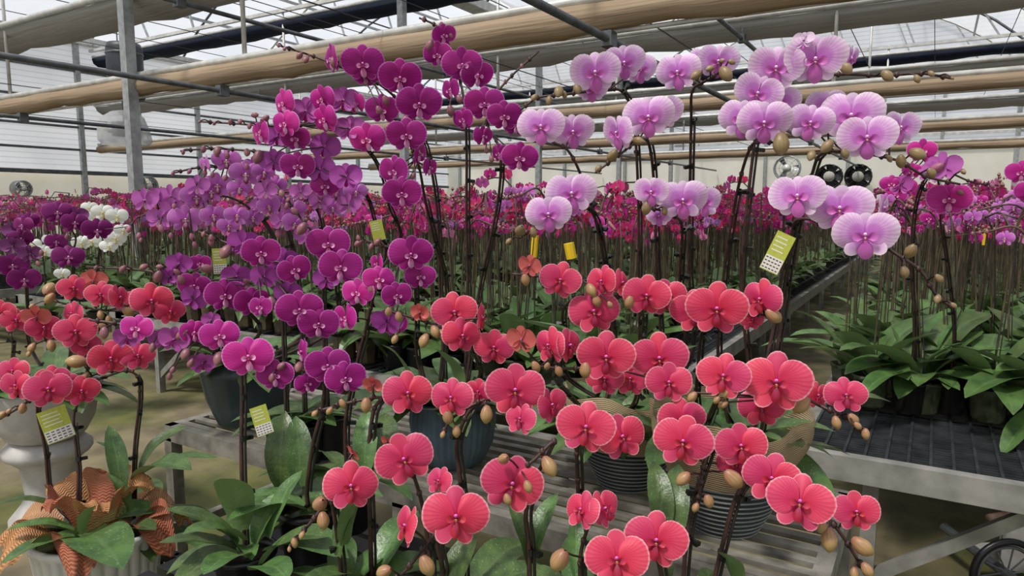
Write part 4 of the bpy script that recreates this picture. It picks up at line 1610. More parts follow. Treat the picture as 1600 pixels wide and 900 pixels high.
ORCHIDS += [
  # purple orchids of the blue planter
  dict(label='tall magenta orchid whose long bare tip points toward the side wall', kind='purple', base=('blue', 150, .5), d1=1.78,
       path=[(688, 470), (683, 330), (665, 230), (628, 165), (590, 130), (540, 108), (490, 88), (432, 70)],
       flowers=[(567, 100, 68, -4, 2), (518, 93, 56, -70, 0), (625, 122, 68, 2, 0, .0), (655, 163, 72, 4, 2, -.03), (597, 172, 56, -16, 0, .03), (572, 118, 44, 10, 0, .06)],
       buds=[(468, 87, 13), (478, 93, 14), (521, 97, 17), (592, 172, 14), (603, 157, 17), (445, 76, 8), (435, 71, 7)], leaves=5, leaf_len=.22),
  dict(label='magenta orchid with blooms stacked down a short stem beside the bare crossing stems', kind='purple', base=('blue', 200, .4), d1=1.75,
       path=[(697, 460), (680, 380), (664, 310), (655, 262), (640, 225), (628, 195)],
       flowers=[(635, 212, 64, 0, 2, -.02), (616, 268, 58, -35, 0), (628, 303, 62, 0, 0, -.02), (671, 262, 36, 60, 0), (655, 240, 46, 70, 0, .03)], buds=[(633, 187, 17), (622, 268, 16), (618, 295, 12), (645, 275, 12)], leaves=4, leaf_len=.22),
  dict(label='tallest magenta orchid rising to a dark unopened cluster at its top', kind='purple', base=('blue', 40, .3), d1=1.82,
       path=[(731, 467), (729, 340), (729, 230), (724, 150), (708, 95), (694, 52), (678, 38), (655, 28)],
       flowers=[(684, 86, 48, -20, 0), (722, 102, 64, 10, 4), (746, 118, 56, 28, 6, .02), (704, 141, 44, -50, 0), (757, 163, 64, 2, 2, -.02), (693, 55, 40, 20, 10), (724, 187, 42, -40, 0)],
       buds=[(672, 70, 18), (702, 53, 16), (718, 155, 15), (704, 173, 18), (690, 40, 12), (662, 30, 8)], leaves=4, leaf_len=.22),
  dict(label='magenta orchid with a thin bare tip reaching toward the lavender blooms', kind='purple', base=('blue', 340, .5), d1=1.80,
       path=[(746, 470), (765, 380), (780, 300), (781, 235), (762, 195), (770, 155), (800, 118), (842, 80)],
       flowers=[(788, 182, 56, 8, 4), (755, 213, 38, 40, 0), (812, 247, 58, 4, -4), (806, 195, 44, 20, 0, .03), (780, 240, 36, -40, 0, .04)], buds=[(768, 248, 12), (790, 128, 8), (815, 103, 8), (760, 235, 10)], leaves=4, leaf_len=.22),
  dict(label='magenta orchid with two stacked blooms above the khaki coral buds', kind='purple', base=('blue', 250, .7), d1=1.62,
       path=[(652, 560), (650, 500), (648, 440), (640, 405), (610, 388), (570, 375)],
       flowers=[(642, 398, 70, 4, 0, -.02), (657, 433, 50, 10, 0), (620, 462, 50, 15, 6), (605, 503, 52, 165, 0), (617, 508, 42, 20, 0, .02)], buds=[(612, 397, 20), (590, 378, 14), (580, 385, 12), (560, 372, 10)], leaves=4, leaf_len=.22,
       tags=[(590, 360, 1.75, 20, 32, 12, False)]),
  dict(label='magenta orchid with small side-turned blooms on a dark branching stem', kind='magenta', base=('pot', 1.75, ZT), d1=1.62,
       path=[(540, 660), (555, 580), (575, 500), (585, 455), (592, 420), (590, 385)],
       flowers=[(558, 458, 54, -28, 0), (540, 497, 52, -48, 0), (592, 437, 52, 10, 0), (590, 412, 36, -60, 0, .03)], buds=[(580, 452, 19), (560, 380, 14)], leaves=5, leaf_len=.22),
  # purple orchids of the teal planter and around
  dict(label='magenta orchid with side-turned blooms along a level stem and budded tip over the shade roll', kind='magenta', base=('teal', 20, .6), d1=1.85,
       path=[(612, 400), (607, 320), (590, 260), (560, 222), (515, 200), (470, 196), (420, 197), (365, 193), (310, 190)],
       flowers=[(574, 218, 60, -24, 4, -.02), (547, 202, 50, 160, 0), (507, 187, 56, -52, 4), (503, 156, 52, -50, 4), (478, 175, 54, 170, 0, .01), (443, 162, 54, -58, 4), (445, 194, 52, -42, 0, -.02), (407, 208, 50, -60, 0),
                (537, 158, 52, 165, 0), (555, 162, 40, -50, 0)], buds=[(398, 180, 12), (415, 185, 14), (390, 197, 10), (360, 191, 10), (335, 193, 7), (312, 190, 6), (375, 190, 10)], leaves=4, leaf_len=.22),
  dict(label='magenta orchid with a round front bloom among pale bloom backs', kind='purple', base=('teal', 60, .6), d1=1.9,
       path=[(592, 420), (585, 350), (568, 300), (530, 268), (480, 255), (430, 240), (380, 235), (330, 232), (282, 236)],
       flowers=[(465, 260, 54, 2, 0, -.03), (428, 253, 46, 170, 0), (462, 217, 48, -22, 0), (500, 265, 50, 165, 0), (507, 230, 52, 160, 10), (541, 277, 52, 172, 0, -.02), (508, 291, 46, -4, 0), (433, 214, 44, 168, 0, .03)],
       buds=[(403, 245, 22), (386, 238, 14), (340, 236, 16), (355, 243, 12), (318, 233, 12), (286, 238, 8)], leaves=4, leaf_len=.22),
  dict(label='magenta orchid with two large overlapping blooms below an arched dark stem', kind='purple', base=('teal', 340, .6), d1=1.66,
       path=[(505, 600), (515, 520), (525, 450), (520, 410), (495, 370), (465, 335), (432, 290)],
       flowers=[(513, 382, 68, 0, 0, .01), (532, 418, 68, 4, -5, -.02), (510, 436, 44, 165, 0, .04)], buds=[(472, 357, 22), (460, 330, 14), (440, 302, 14), (450, 312, 10)], leaves=4, leaf_len=.22),
  dict(label='magenta orchid with many round blooms on an arching stem above dark leaves', kind='purple', base=('teal', 300, .6), d1=1.62,
       path=[(497, 660), (500, 590), (488, 520), (460, 460), (425, 420), (390, 395), (350, 378), (310, 362)],
       flowers=[(408, 395, 60, 0, 0), (460, 422, 54, 10, 18), (468, 485, 72, 0, 0, -.02), (498, 507, 64, 4, -4, -.01), (443, 410, 54, 168, 0, .04), (413, 433, 46, 160, 0, .03), (450, 458, 44, 172, 0, .04), (380, 380, 50, 165, 0, .02), (407, 480, 40, -30, 0)],
       buds=[(353, 393, 24), (425, 473, 21), (330, 372, 12), (318, 366, 10)], leaves=4, leaf_len=.22, tags=[(343, 408, 1.85, 20, 40, 2)]),
  dict(label='magenta orchid with two front blooms and a bud cluster over white netting', kind='purple', base=('pot', 1.6, ZT), d1=1.5,
       path=[(480, 760), (490, 690), (505, 630), (502, 590), (470, 578), (430, 575), (395, 585)],
       flowers=[(512, 572, 70, 2, 0, -.01), (540, 592, 64, 6, 4), (430, 587, 58, -10, 0), (472, 550, 50, -75, 0), (480, 600, 40, 15, 0, .03)], buds=[(467, 573, 19), (440, 572, 16), (415, 567, 14), (425, 590, 14)], leaves=5, leaf_len=.22),
  dict(label='magenta orchid stretching from a green-tagged stake with lilac backed blooms along its tip', kind='magenta', base=('pot', 1.56, ZS), d1=1.5,
       path=[(380, 800), (377, 700), (378, 620), (372, 570), (335, 545), (285, 527), (235, 515), (180, 505), (140, 500)],
       flowers=[(388, 558, 76, 0, 4, -.02), (343, 525, 60, 0, 4), (303, 520, 48, 30, 0), (273, 530, 50, 150, 10), (213, 513, 50, -18, -8), (200, 527, 42, 165, 0, .02), (317, 567, 42, 170, 0), (253, 530, 40, 165, 0, .03), (330, 500, 30, 160, 0, .03)],
       buds=[(285, 522, 21), (290, 553, 19), (298, 567, 15), (342, 560, 23), (238, 543, 15), (163, 520, 19), (270, 578, 12), (265, 588, 12)], leaves=6, leaf_len=.2,
       tags=[(409, 657, 1.45, 26, 46, 14)],
       leaf_px=[(375, 830, 1.52, 345, 748, 1.42, 1.2), (372, 850, 1.5, 258, 795, 1.45, 1.25), (385, 870, 1.46, 318, 898, 1.3, 1.3), (400, 850, 1.5, 450, 765, 1.55, 1.2), (370, 860, 1.5, 248, 848, 1.42, 1.2),
                (410, 880, 1.45, 515, 838, 1.4, 1.2), (440, 760, 1.62, 446, 642, 1.66, 1.0), (420, 840, 1.5, 472, 735, 1.55, 1.1), (380, 845, 1.5, 285, 835, 1.38, 1.1), (400, 890, 1.42, 450, 905, 1.28, 1.2),
                (420, 860, 1.48, 545, 872, 1.4, 1.1), (470, 760, 1.6, 462, 650, 1.66, 1.0)]),
  dict(label='magenta orchid with low front blooms beside a folded green tag', kind='purple', base=('teal', 220, .6), d1=1.72,
       path=[(425, 640), (420, 580), (405, 520), (375, 480), (330, 455), (280, 435), (220, 422), (135, 417)],
       flowers=[(303, 447, 50, 6, -14), (352, 462, 62, 4, 0), (394, 473, 56, 10, 0), (370, 432, 46, 170, 0, .03), (280, 412, 40, 165, 0), (263, 433, 34, 160, 0, .02), (312, 412, 34, 10, 0, .03), (303, 467, 42, 168, 30)],
       buds=[(247, 432, 21), (225, 417, 14), (192, 420, 13), (250, 417, 12), (277, 425, 14), (283, 437, 16), (323, 420, 20), (390, 450, 14), (385, 440, 12), (425, 474, 20), (150, 418, 8)], leaves=4, leaf_len=.22),
  dict(label='lilac orchid with wide pale blooms on an arch toward the tall post', kind='lilac', base=('pot', 2.2, ZT), d1=2.0,
       path=[(442, 520), (440, 440), (425, 370), (390, 325), (345, 305), (300, 310), (255, 325), (215, 340)],
       flowers=[(290, 343, 52, 0, 0), (307, 308, 48, 0, 2, .02), (333, 337, 40, 10, 10), (370, 337, 38, 14, 0), (357, 353, 34, 6, 0), (250, 343, 42, 160, 20), (227, 313, 44, 150, 0), (267, 307, 42, 165, 0, .03), (270, 325, 36, 165, 0, .02), (246, 312, 40, 170, 0, .03), (330, 300, 40, 6, 0)],
       buds=[(300, 370, 12), (304, 382, 10), (330, 378, 13), (252, 357, 13), (267, 368, 10), (217, 368, 10), (202, 358, 12), (220, 375, 8), (272, 322, 10)], leaves=5, leaf_len=.22),
  dict(label='lilac orchid with blooms and dark budded tips above the small side wall fan', kind='lilac', base=('pot', 2.2, ZT), d1=2.0,
       path=[(470, 500), (462, 420), (445, 350), (420, 300), (395, 275), (350, 262), (310, 262), (268, 271)],
       flowers=[(384, 272, 50, 0, 0), (354, 251, 44, -6, 0), (320, 257, 34, -65, 0), (308, 291, 40, 160, 0), (340, 290, 46, -5, 0), (398, 262, 40, 160, 0, .03), (415, 298, 38, 165, 0), (374, 295, 36, 10, 0), (420, 322, 36, 10, 10), (440, 345, 36, 165, 0), (460, 350, 40, 20, -20), (412, 270, 36, 20, 0)],
       buds=[(338, 243, 12), (296, 268, 9), (270, 271, 8), (376, 258, 11), (386, 261, 12), (359, 257, 10), (320, 270, 10), (332, 273, 10), (352, 278, 11)], leaves=5, leaf_len=.22),
  dict(label='lilac orchid tangled behind the big magenta blooms, blooms mostly turned away', kind='lilac', base=('pot', 2.25, ZT), d1=2.05,
       path=[(505, 480), (505, 400), (500, 340), (480, 310), (450, 300), (420, 310)],
       flowers=[(440, 318, 38, 15, 0), (470, 300, 36, 165, 0), (460, 330, 40, 10, 20), (500, 315, 36, 165, 0), (480, 368, 42, 170, 0), (520, 325, 34, 0, 0), (545, 320, 40, 165, 0), (556, 300, 38, 10, 0), (432, 290, 34, 0, 0), (525, 300, 34, 20, 0), (408, 322, 34, 165, 0), (395, 340, 34, 10, 0)],
       buds=[(433, 318, 14), (448, 322, 14), (435, 366, 14), (488, 288, 12), (502, 308, 12)], leaves=4, leaf_len=.22),
]
ORCHIDS += [
  # lavender orchids in the striped planters
  dict(label='lavender orchid on the straightest clipped stake, two blooms facing apart at the top', kind='lavender', base=('pot1', 60, .3), d1=1.58,
       path=[(1078, 560), (1077, 430), (1078, 300), (1080, 190), (1082, 142), (1105, 125), (1135, 105), (1150, 90)],
       flowers=[(1059, 113, 70, -16, 4), (1122, 96, 64, 8, -4, .03), (1100, 95, 50, 0, 0, .06)], buds=[(1088, 117, 20), (1110, 107, 15), (1134, 115, 28), (1143, 97, 12), (1128, 95, 10)], leaves=3, leaf_len=.22),
  dict(label='lavender orchid with two round blooms on a stem bent like a hook', kind='lavender', base=('pot1', 180, .6), d1=1.6,
       path=[(955, 570), (948, 440), (932, 350), (910, 280), (888, 236), (862, 222)], flowers=[(845, 198, 74, -4, 0), (895, 206, 68, 8, 6, .03)], buds=[], leaves=3, leaf_len=.22),
  dict(label='lavender orchid with one bloom facing out and one sideways, tip buds pointing down', kind='lavender', base=('pot1', 150, .3), d1=1.55,
       path=[(1028, 560), (1026, 420), (1022, 290), (1014, 225), (1000, 218), (975, 236), (950, 255), (930, 270)],
       flowers=[(1013, 183, 80, 0, 4, -.01), (965, 208, 68, -50, -6), (1035, 176, 66, 18, 6, .04)], buds=[(997, 220, 19), (957, 243, 23), (935, 263, 13)], leaves=3, leaf_len=.22),
  dict(label='lavender orchid with three clustered blooms and a long wavy budded tip', kind='lavender', base=('pot1', 110, .6), d1=1.62,
       path=[(998, 560), (998, 440), (997, 300), (990, 190), (972, 143), (930, 142), (880, 148), (840, 153), (813, 172)],
       flowers=[(930, 113, 78, -2, 4, -.02), (975, 98, 66, 8, 8, .02), (1000, 108, 56, 22, 8, .05), (925, 140, 50, 0, 0, .05)], buds=[(902, 138, 20), (873, 143, 22), (858, 157, 15), (835, 152, 13), (882, 148, 12)], leaves=3, leaf_len=.22),
  dict(label='lavender orchid carrying the topmost pair of big blooms and a long bare tip', kind='lavender', base=('pot2', 40, .5), d1=1.45,
       path=[(1168, 560), (1158, 440), (1172, 280), (1192, 160), (1230, 125), (1310, 116), (1380, 118), (1440, 115), (1490, 123)],
       flowers=[(1213, 106, 84, -6, -4, .02), (1274, 93, 92, 2, 0, -.01), (1330, 92, 50, 72, 0), (1256, 64, 34, 165, 0), (1184, 146, 74, -4, -20, .04)], buds=[(1322, 106, 24), (1386, 118, 22), (1433, 123, 14), (1455, 115, 12), (1488, 122, 6)], leaves=3, leaf_len=.22),
  dict(label='lavender orchid packed with overlapping big blooms on one side of leaning double stake', kind='lavender', base=('pot2', 90, .4), d1=1.44,
       path=[(1122, 560), (1132, 420), (1152, 300), (1172, 232), (1192, 222), (1225, 225)], flowers=[(1160, 186, 76, -10, -4, .03), (1194, 192, 82, 0, 0, -.01), (1220, 160, 60, -6, 0, .06)], buds=[(1220, 224, 36)], leaves=3, leaf_len=.22),
  dict(label='lavender orchid with a dense head of big blooms above a low budded branch', kind='lavender', base=('pot2', 0, .5), d1=1.42,
       path=[(1222, 500), (1232, 420), (1248, 340), (1268, 275), (1284, 240), (1330, 238), (1400, 250), (1445, 275), (1500, 288)],
       flowers=[(1266, 192, 70, 6, -10, .01), (1330, 181, 94, 0, 0, .02), (1355, 215, 86, 0, 2, -.02), (1406, 200, 66, 36, 0, .02), (1290, 165, 60, 0, 0, .06)],
       buds=[(1268, 243, 18), (1293, 228, 24), (1320, 240, 17), (1408, 252, 22), (1433, 240, 26), (1390, 248, 12), (1455, 270, 18), (1505, 268, 10)], leaves=3, leaf_len=.22),
  dict(label='lavender orchid with three big drooping blooms beside the tag and a curling budded tip', kind='lavender', base=('pot2', 320, .5), d1=1.4,
       path=[(1207, 520), (1222, 430), (1238, 360), (1252, 342), (1300, 350), (1360, 372), (1405, 400), (1440, 425), (1465, 465), (1490, 480)],
       flowers=[(1246, 307, 84, -4, 4, .01), (1312, 326, 96, 0, 0, -.0), (1352, 368, 94, 0, 2, -.03), (1380, 325, 50, 80, 0)], buds=[(1423, 392, 25), (1413, 425, 20), (1467, 435, 16), (1465, 467, 15), (1490, 477, 11)], leaves=3, leaf_len=.22,
       tags=[(1215, 395, 1.44, 30, 64, -24)]),
  dict(label='lavender orchid with two low blooms and two khaki buds beside the yellow tape', kind='lavender', base=('pot1', 210, .6), d1=1.55,
       path=[(960, 560), (946, 430), (932, 345), (905, 322), (865, 340), (835, 355), (812, 372)], flowers=[(893, 303, 80, 4, 4, .02), (857, 335, 72, -6, 4, -.01)], buds=[(813, 360, 23), (833, 363, 17), (795, 377, 12)], leaves=3, leaf_len=.22),
  dict(label='lavender orchid with a tight row of three blooms at half height of the straight stake', kind='lavender', base=('pot1', 80, .1), d1=1.52,
       path=[(1066, 560), (1062, 450), (1066, 360), (1055, 338), (1030, 328), (1008, 326)], flowers=[(1067, 313, 76, 2, 4, -.01), (1018, 300, 58, -22, 0), (1100, 316, 60, 28, 6, .04), (1030, 338, 40, -10, 0, .04)], buds=[(1010, 325, 22), (1038, 330, 14)], leaves=3, leaf_len=.22),
  # small magenta blooms by the big lavender head
  dict(label='magenta orchid with fringed blooms under the end wall fans on the mesh bench', kind='magenta', base=('pot', 2.75, ZT), d1=2.35,
       path=[(1490, 520), (1480, 420), (1470, 350), (1470, 300), (1455, 262), (1430, 240)], flowers=[(1483, 312, 64, 0, 0), (1441, 236, 44, 10, 0), (1425, 268, 30, -20, 0), (1408, 290, 38, 160, 0), (1393, 288, 34, 0, 0), (1415, 292, 34, 10, 0)], buds=[(1500, 300, 12), (1460, 280, 10)], leaves=4, leaf_len=.24, leaf_mat_='leaf_bright'),
  dict(label='pale lilac orchid turned away beside the fringed magenta blooms', kind='lilac', base=('pot', 2.75, ZT), d1=2.3,
       path=[(1428, 520), (1424, 420), (1428, 330), (1445, 280), (1475, 268), (1520, 285), (1560, 290)], flowers=[(1473, 262, 56, 165, 0), (1455, 270, 40, 160, 10)], buds=[(1465, 262, 22), (1505, 268, 10), (1530, 283, 9), (1550, 290, 9)], leaves=4, leaf_len=.24, leaf_mat_='leaf_bright'),
]
ORCHIDS += [
  dict(label='leafy orchid in a clear pot standing by itself on the bare mesh corner', kind='magenta', base=('pot', 2.78, ZT), d1=2.7, pot='clear', leaf_mat_='leaf_bright',
       path=[(1432, 590), (1432, 500), (1428, 420), (1424, 350), (1410, 310), (1390, 300)], flowers=[(1398, 306, 36, 10, 0)], buds=[(1380, 298, 12), (1372, 300, 9)], leaves=3, leaf_len=.26,
       leaf_px=[(1425, 592, 2.75, 1312, 548, 2.6, 1.1), (1428, 590, 2.8, 1320, 585, 2.65, 1.0), (1440, 592, 2.8, 1508, 535, 2.7, .9), (1442, 590, 2.8, 1548, 490, 2.95, .75), (1438, 585, 2.85, 1500, 480, 3.0, .7), (1430, 590, 2.75, 1395, 500, 3.0, .7), (1440, 595, 2.75, 1500, 610, 2.55, .8), (1430, 595, 2.72, 1345, 622, 2.5, .8)]),
  dict(label='leafy orchid whose broad low leaves hang past the front rail of the mesh bench', kind='magenta', base=('pot', 2.62, ZT), d1=2.6, pot='black', leaf_mat_='leaf_bright',
       path=[(1640, 580), (1640, 480), (1636, 400), (1625, 330), (1600, 280)], flowers=[(1596, 270, 44, 0, 0), (1610, 300, 44, 10, 0)], buds=[], leaves=4, leaf_len=.26,
       leaf_px=[(1640, 610, 2.6, 1508, 622, 2.45, 1.1), (1640, 600, 2.6, 1545, 545, 2.7, .8), (1630, 610, 2.6, 1555, 580, 2.5, 1.0), (1640, 640, 2.5, 1565, 712, 2.35, .8), (1630, 600, 2.65, 1590, 470, 2.8, .7)]),
]
ORCHIDS += [
  # left: orchids of the fluted pot, the urn and the far left rows
  dict(label='coral orchid with two low blooms above the printed green tag in the fluted pot', kind='coral', base=('white', 200, .3), d1=1.92,
       path=[(82, 780), (70, 700), (58, 640), (70, 622), (50, 625), (25, 640), (0, 655)], flowers=[(75, 608, 66, 0, 0, -.02), (25, 603, 54, -46, 0), (20, 580, 48, -30, 0, .03), (82, 592, 48, 0, 0, .04)], buds=[(35, 638, 17), (3, 648, 15), (14, 642, 9)], leaves=4, leaf_len=.24,
       tags=[(88, 663, 1.93, 40, 52, 14)], leaf_px=[(118, 838, 1.9, 0, 882, 1.75, 1.1), (125, 845, 1.9, 192, 890, 1.7, 1.3), (100, 800, 2.0, -12, 790, 1.9, 1.0), (115, 830, 1.92, 8, 830, 1.85, .8), (130, 835, 1.9, 150, 790, 1.85, .8)]),
  dict(label='coral orchid with paired reddish stems beside the tag in the fluted pot', kind='coral', base=('white', 20, .4), d1=1.98,
       path=[(127, 810), (122, 730), (115, 660), (122, 630), (130, 615)], flowers=[(127, 611, 54, 10, 0), (100, 600, 44, -10, 0, .04)], leaves=4, leaf_len=.24, leaf_px=[(190, 770, 2.05, 170, 665, 2.1, .9), (200, 800, 2.0, 165, 740, 2.0, .8)]),
  dict(label='coral orchid with two wide blooms on dark clipped stems in the clear pot', kind='coral', base=('pot', 2.12, .26), d1=2.0, pot='clear',
       path=[(208, 780), (210, 700), (218, 620), (212, 585), (180, 580), (150, 585), (115, 600)], flowers=[(173, 560, 64, 0, 0, -.02), (215, 556, 52, 12, 0)], buds=[(120, 565, 30), (133, 588, 15)], leaves=6, leaf_len=.26,
       leaf_px=[(220, 740, 2.12, 295, 665, 2.2, .8), (215, 750, 2.1, 300, 735, 2.0, 1.0), (215, 745, 2.1, 340, 715, 2.1, .7), (200, 730, 2.12, 150, 690, 2.1, .9)]),
  dict(label='coral orchid with a row of four blooms topping the stems behind the fluted pot', kind='coral', base=('urn', 350, .6), d1=2.3,
       path=[(232, 640), (230, 560), (225, 510), (200, 488), (165, 485), (120, 478), (80, 470)], flowers=[(237, 470, 62, 0, 0, -.02), (266, 487, 48, 14, 0), (187, 465, 46, 60, 0), (157, 460, 46, -14, 0), (146, 438, 40, 165, 0), (115, 450, 46, 0, 0), (210, 468, 36, -30, 0, .04)],
       buds=[(77, 452, 27), (78, 466, 20), (200, 487, 20), (157, 492, 14), (170, 500, 14), (50, 478, 9)], leaves=5, leaf_len=.24),
  dict(label='coral orchid with front blooms hanging over the carved urn', kind='coral', base=('urn', 270, .6), d1=2.3,
       path=[(130, 640), (128, 590), (125, 545), (100, 530), (75, 530), (50, 540)], flowers=[(118, 518, 60, 0, 0, -.02), (113, 490, 44, -50, 0), (68, 512, 50, 16, 0), (57, 495, 42, 165, 0), (135, 540, 44, 20, 0, .02)], buds=[(80, 540, 19), (50, 543, 16), (160, 510, 14), (45, 553, 10)], leaves=5, leaf_len=.24),
  dict(label='coral orchid with a bright bloom leaning out over the side of the urn', kind='coral', base=('urn', 200, .6), d1=2.35,
       path=[(18, 640), (18, 580), (20, 535), (12, 515)], flowers=[(25, 500, 44, 0, 0), (0, 488, 44, -20, 0)], leaves=5, leaf_len=.24),
  dict(label='deep purple orchid with velvety blooms rising behind the coral row', kind='dark', base=('urn', 30, .5), d1=2.75,
       path=[(112, 520), (112, 460), (114, 400), (118, 370), (100, 350), (80, 340)], flowers=[(90, 332, 44, 0, 0), (117, 348, 38, 8, 0), (152, 360, 44, 8, 0), (88, 378, 32, 0, 0), (107, 402, 46, 0, 0), (120, 338, 36, 160, 0, .04)], buds=[(105, 370, 10), (200, 357, 10)], leaves=5, leaf_len=.24),
  dict(label='deep purple orchid with low blooms above the dark leaves by the urn', kind='dark', base=('urn', 130, .5), d1=2.75,
       path=[(45, 540), (42, 480), (38, 430), (30, 395), (38, 370), (40, 350)], flowers=[(20, 415, 46, 0, 0), (38, 437, 46, 4, 0), (35, 352, 34, -40, 0), (33, 373, 34, 0, 0), (20, 385, 36, 165, 0), (47, 397, 34, 165, 0), (22, 362, 32, 165, 0, .03), (45, 345, 30, 0, 0, .03)], buds=[(60, 412, 10), (65, 395, 10)], leaves=5, leaf_len=.24),
  dict(label='white orchid with loose pale blooms between the deep purple and lilac orchids', kind='white', base=('pot', 4.6, ZT), d1=4.3,
       path=[(150, 450), (152, 410), (158, 370), (165, 345), (180, 335)], flowers=[(160, 332, 32, 0, 0), (183, 338, 32, 8, 0), (180, 373, 32, 0, 0), (143, 377, 28, -6, 0), (127, 380, 28, 0, 0), (170, 385, 26, 0, 0), (192, 360, 26, 20, 0), (148, 340, 24, -10, 0), (140, 325, 24, 0, 0)], leaves=6, leaf_len=.28, buds=[]),
  dict(label='small white orchid with few pale blooms among deep purple ones', kind='white', base=('pot', 4.5, ZT), d1=4.3,
       path=[(70, 470), (70, 430), (66, 400), (60, 385)], flowers=[(50, 383, 26, 0, 0), (70, 393, 26, 8, 0), (97, 428, 22, 0, 0), (78, 375, 22, 0, 0)], leaves=6, leaf_len=.28, buds=[]),
]
for i, kw in enumerate(ORCHIDS):
    kw.setdefault('seed', i * 13)
    if kw['base'][0] in ('teal', 'blue', 'pot1', 'pot2'):
        kw['leaves'] += 2
        kw['leaf_len'] += .04
    if kw['base'][0] == 'urn':
        kw['leaves'] += 3
        kw['leaf_len'] += .07
    orchid(**kw)
# yellow tape wrapped on stakes
for (x, y, d, w, h, r, lab) in ((891, 392, 3.0, 17, 24, -12, 'bright yellow tape flag on a stake behind the coral blooms'),
                                (835, 385, 3.2, 12, 34, 4, 'narrow yellow tape strip on a stake below the khaki lavender buds'),
                                (1539, 370, 4.2, 7, 26, 0, 'thin yellow tape strip among bare stakes on the mesh bench')):
    q = P(x, y, d)
    c = empty('stake_tape', (q.x, q.y, 0), lab, 'tape')
    m_ = MB()
    s = d / FPX
    sp_ = [Vector((0, 0, q.z)) + RGT * (math.sin(math.radians(r)) * t * h * s) + Vector((0, 0, t * h * s)) for t in (-.5, 0, .5)]
    m_.tube(sp_, w * s / 2, 10)
    build('tape', m_, M['yellow_tape'], c)
    m_ = MB()
    m_.tube([Vector((0, 0, ZT)), sp_[2]], .003, 5)
    build('stake', m_, M['stake'], c)
    link('pot', pot_mesh('black'), c).location = (0, 0, ZT)

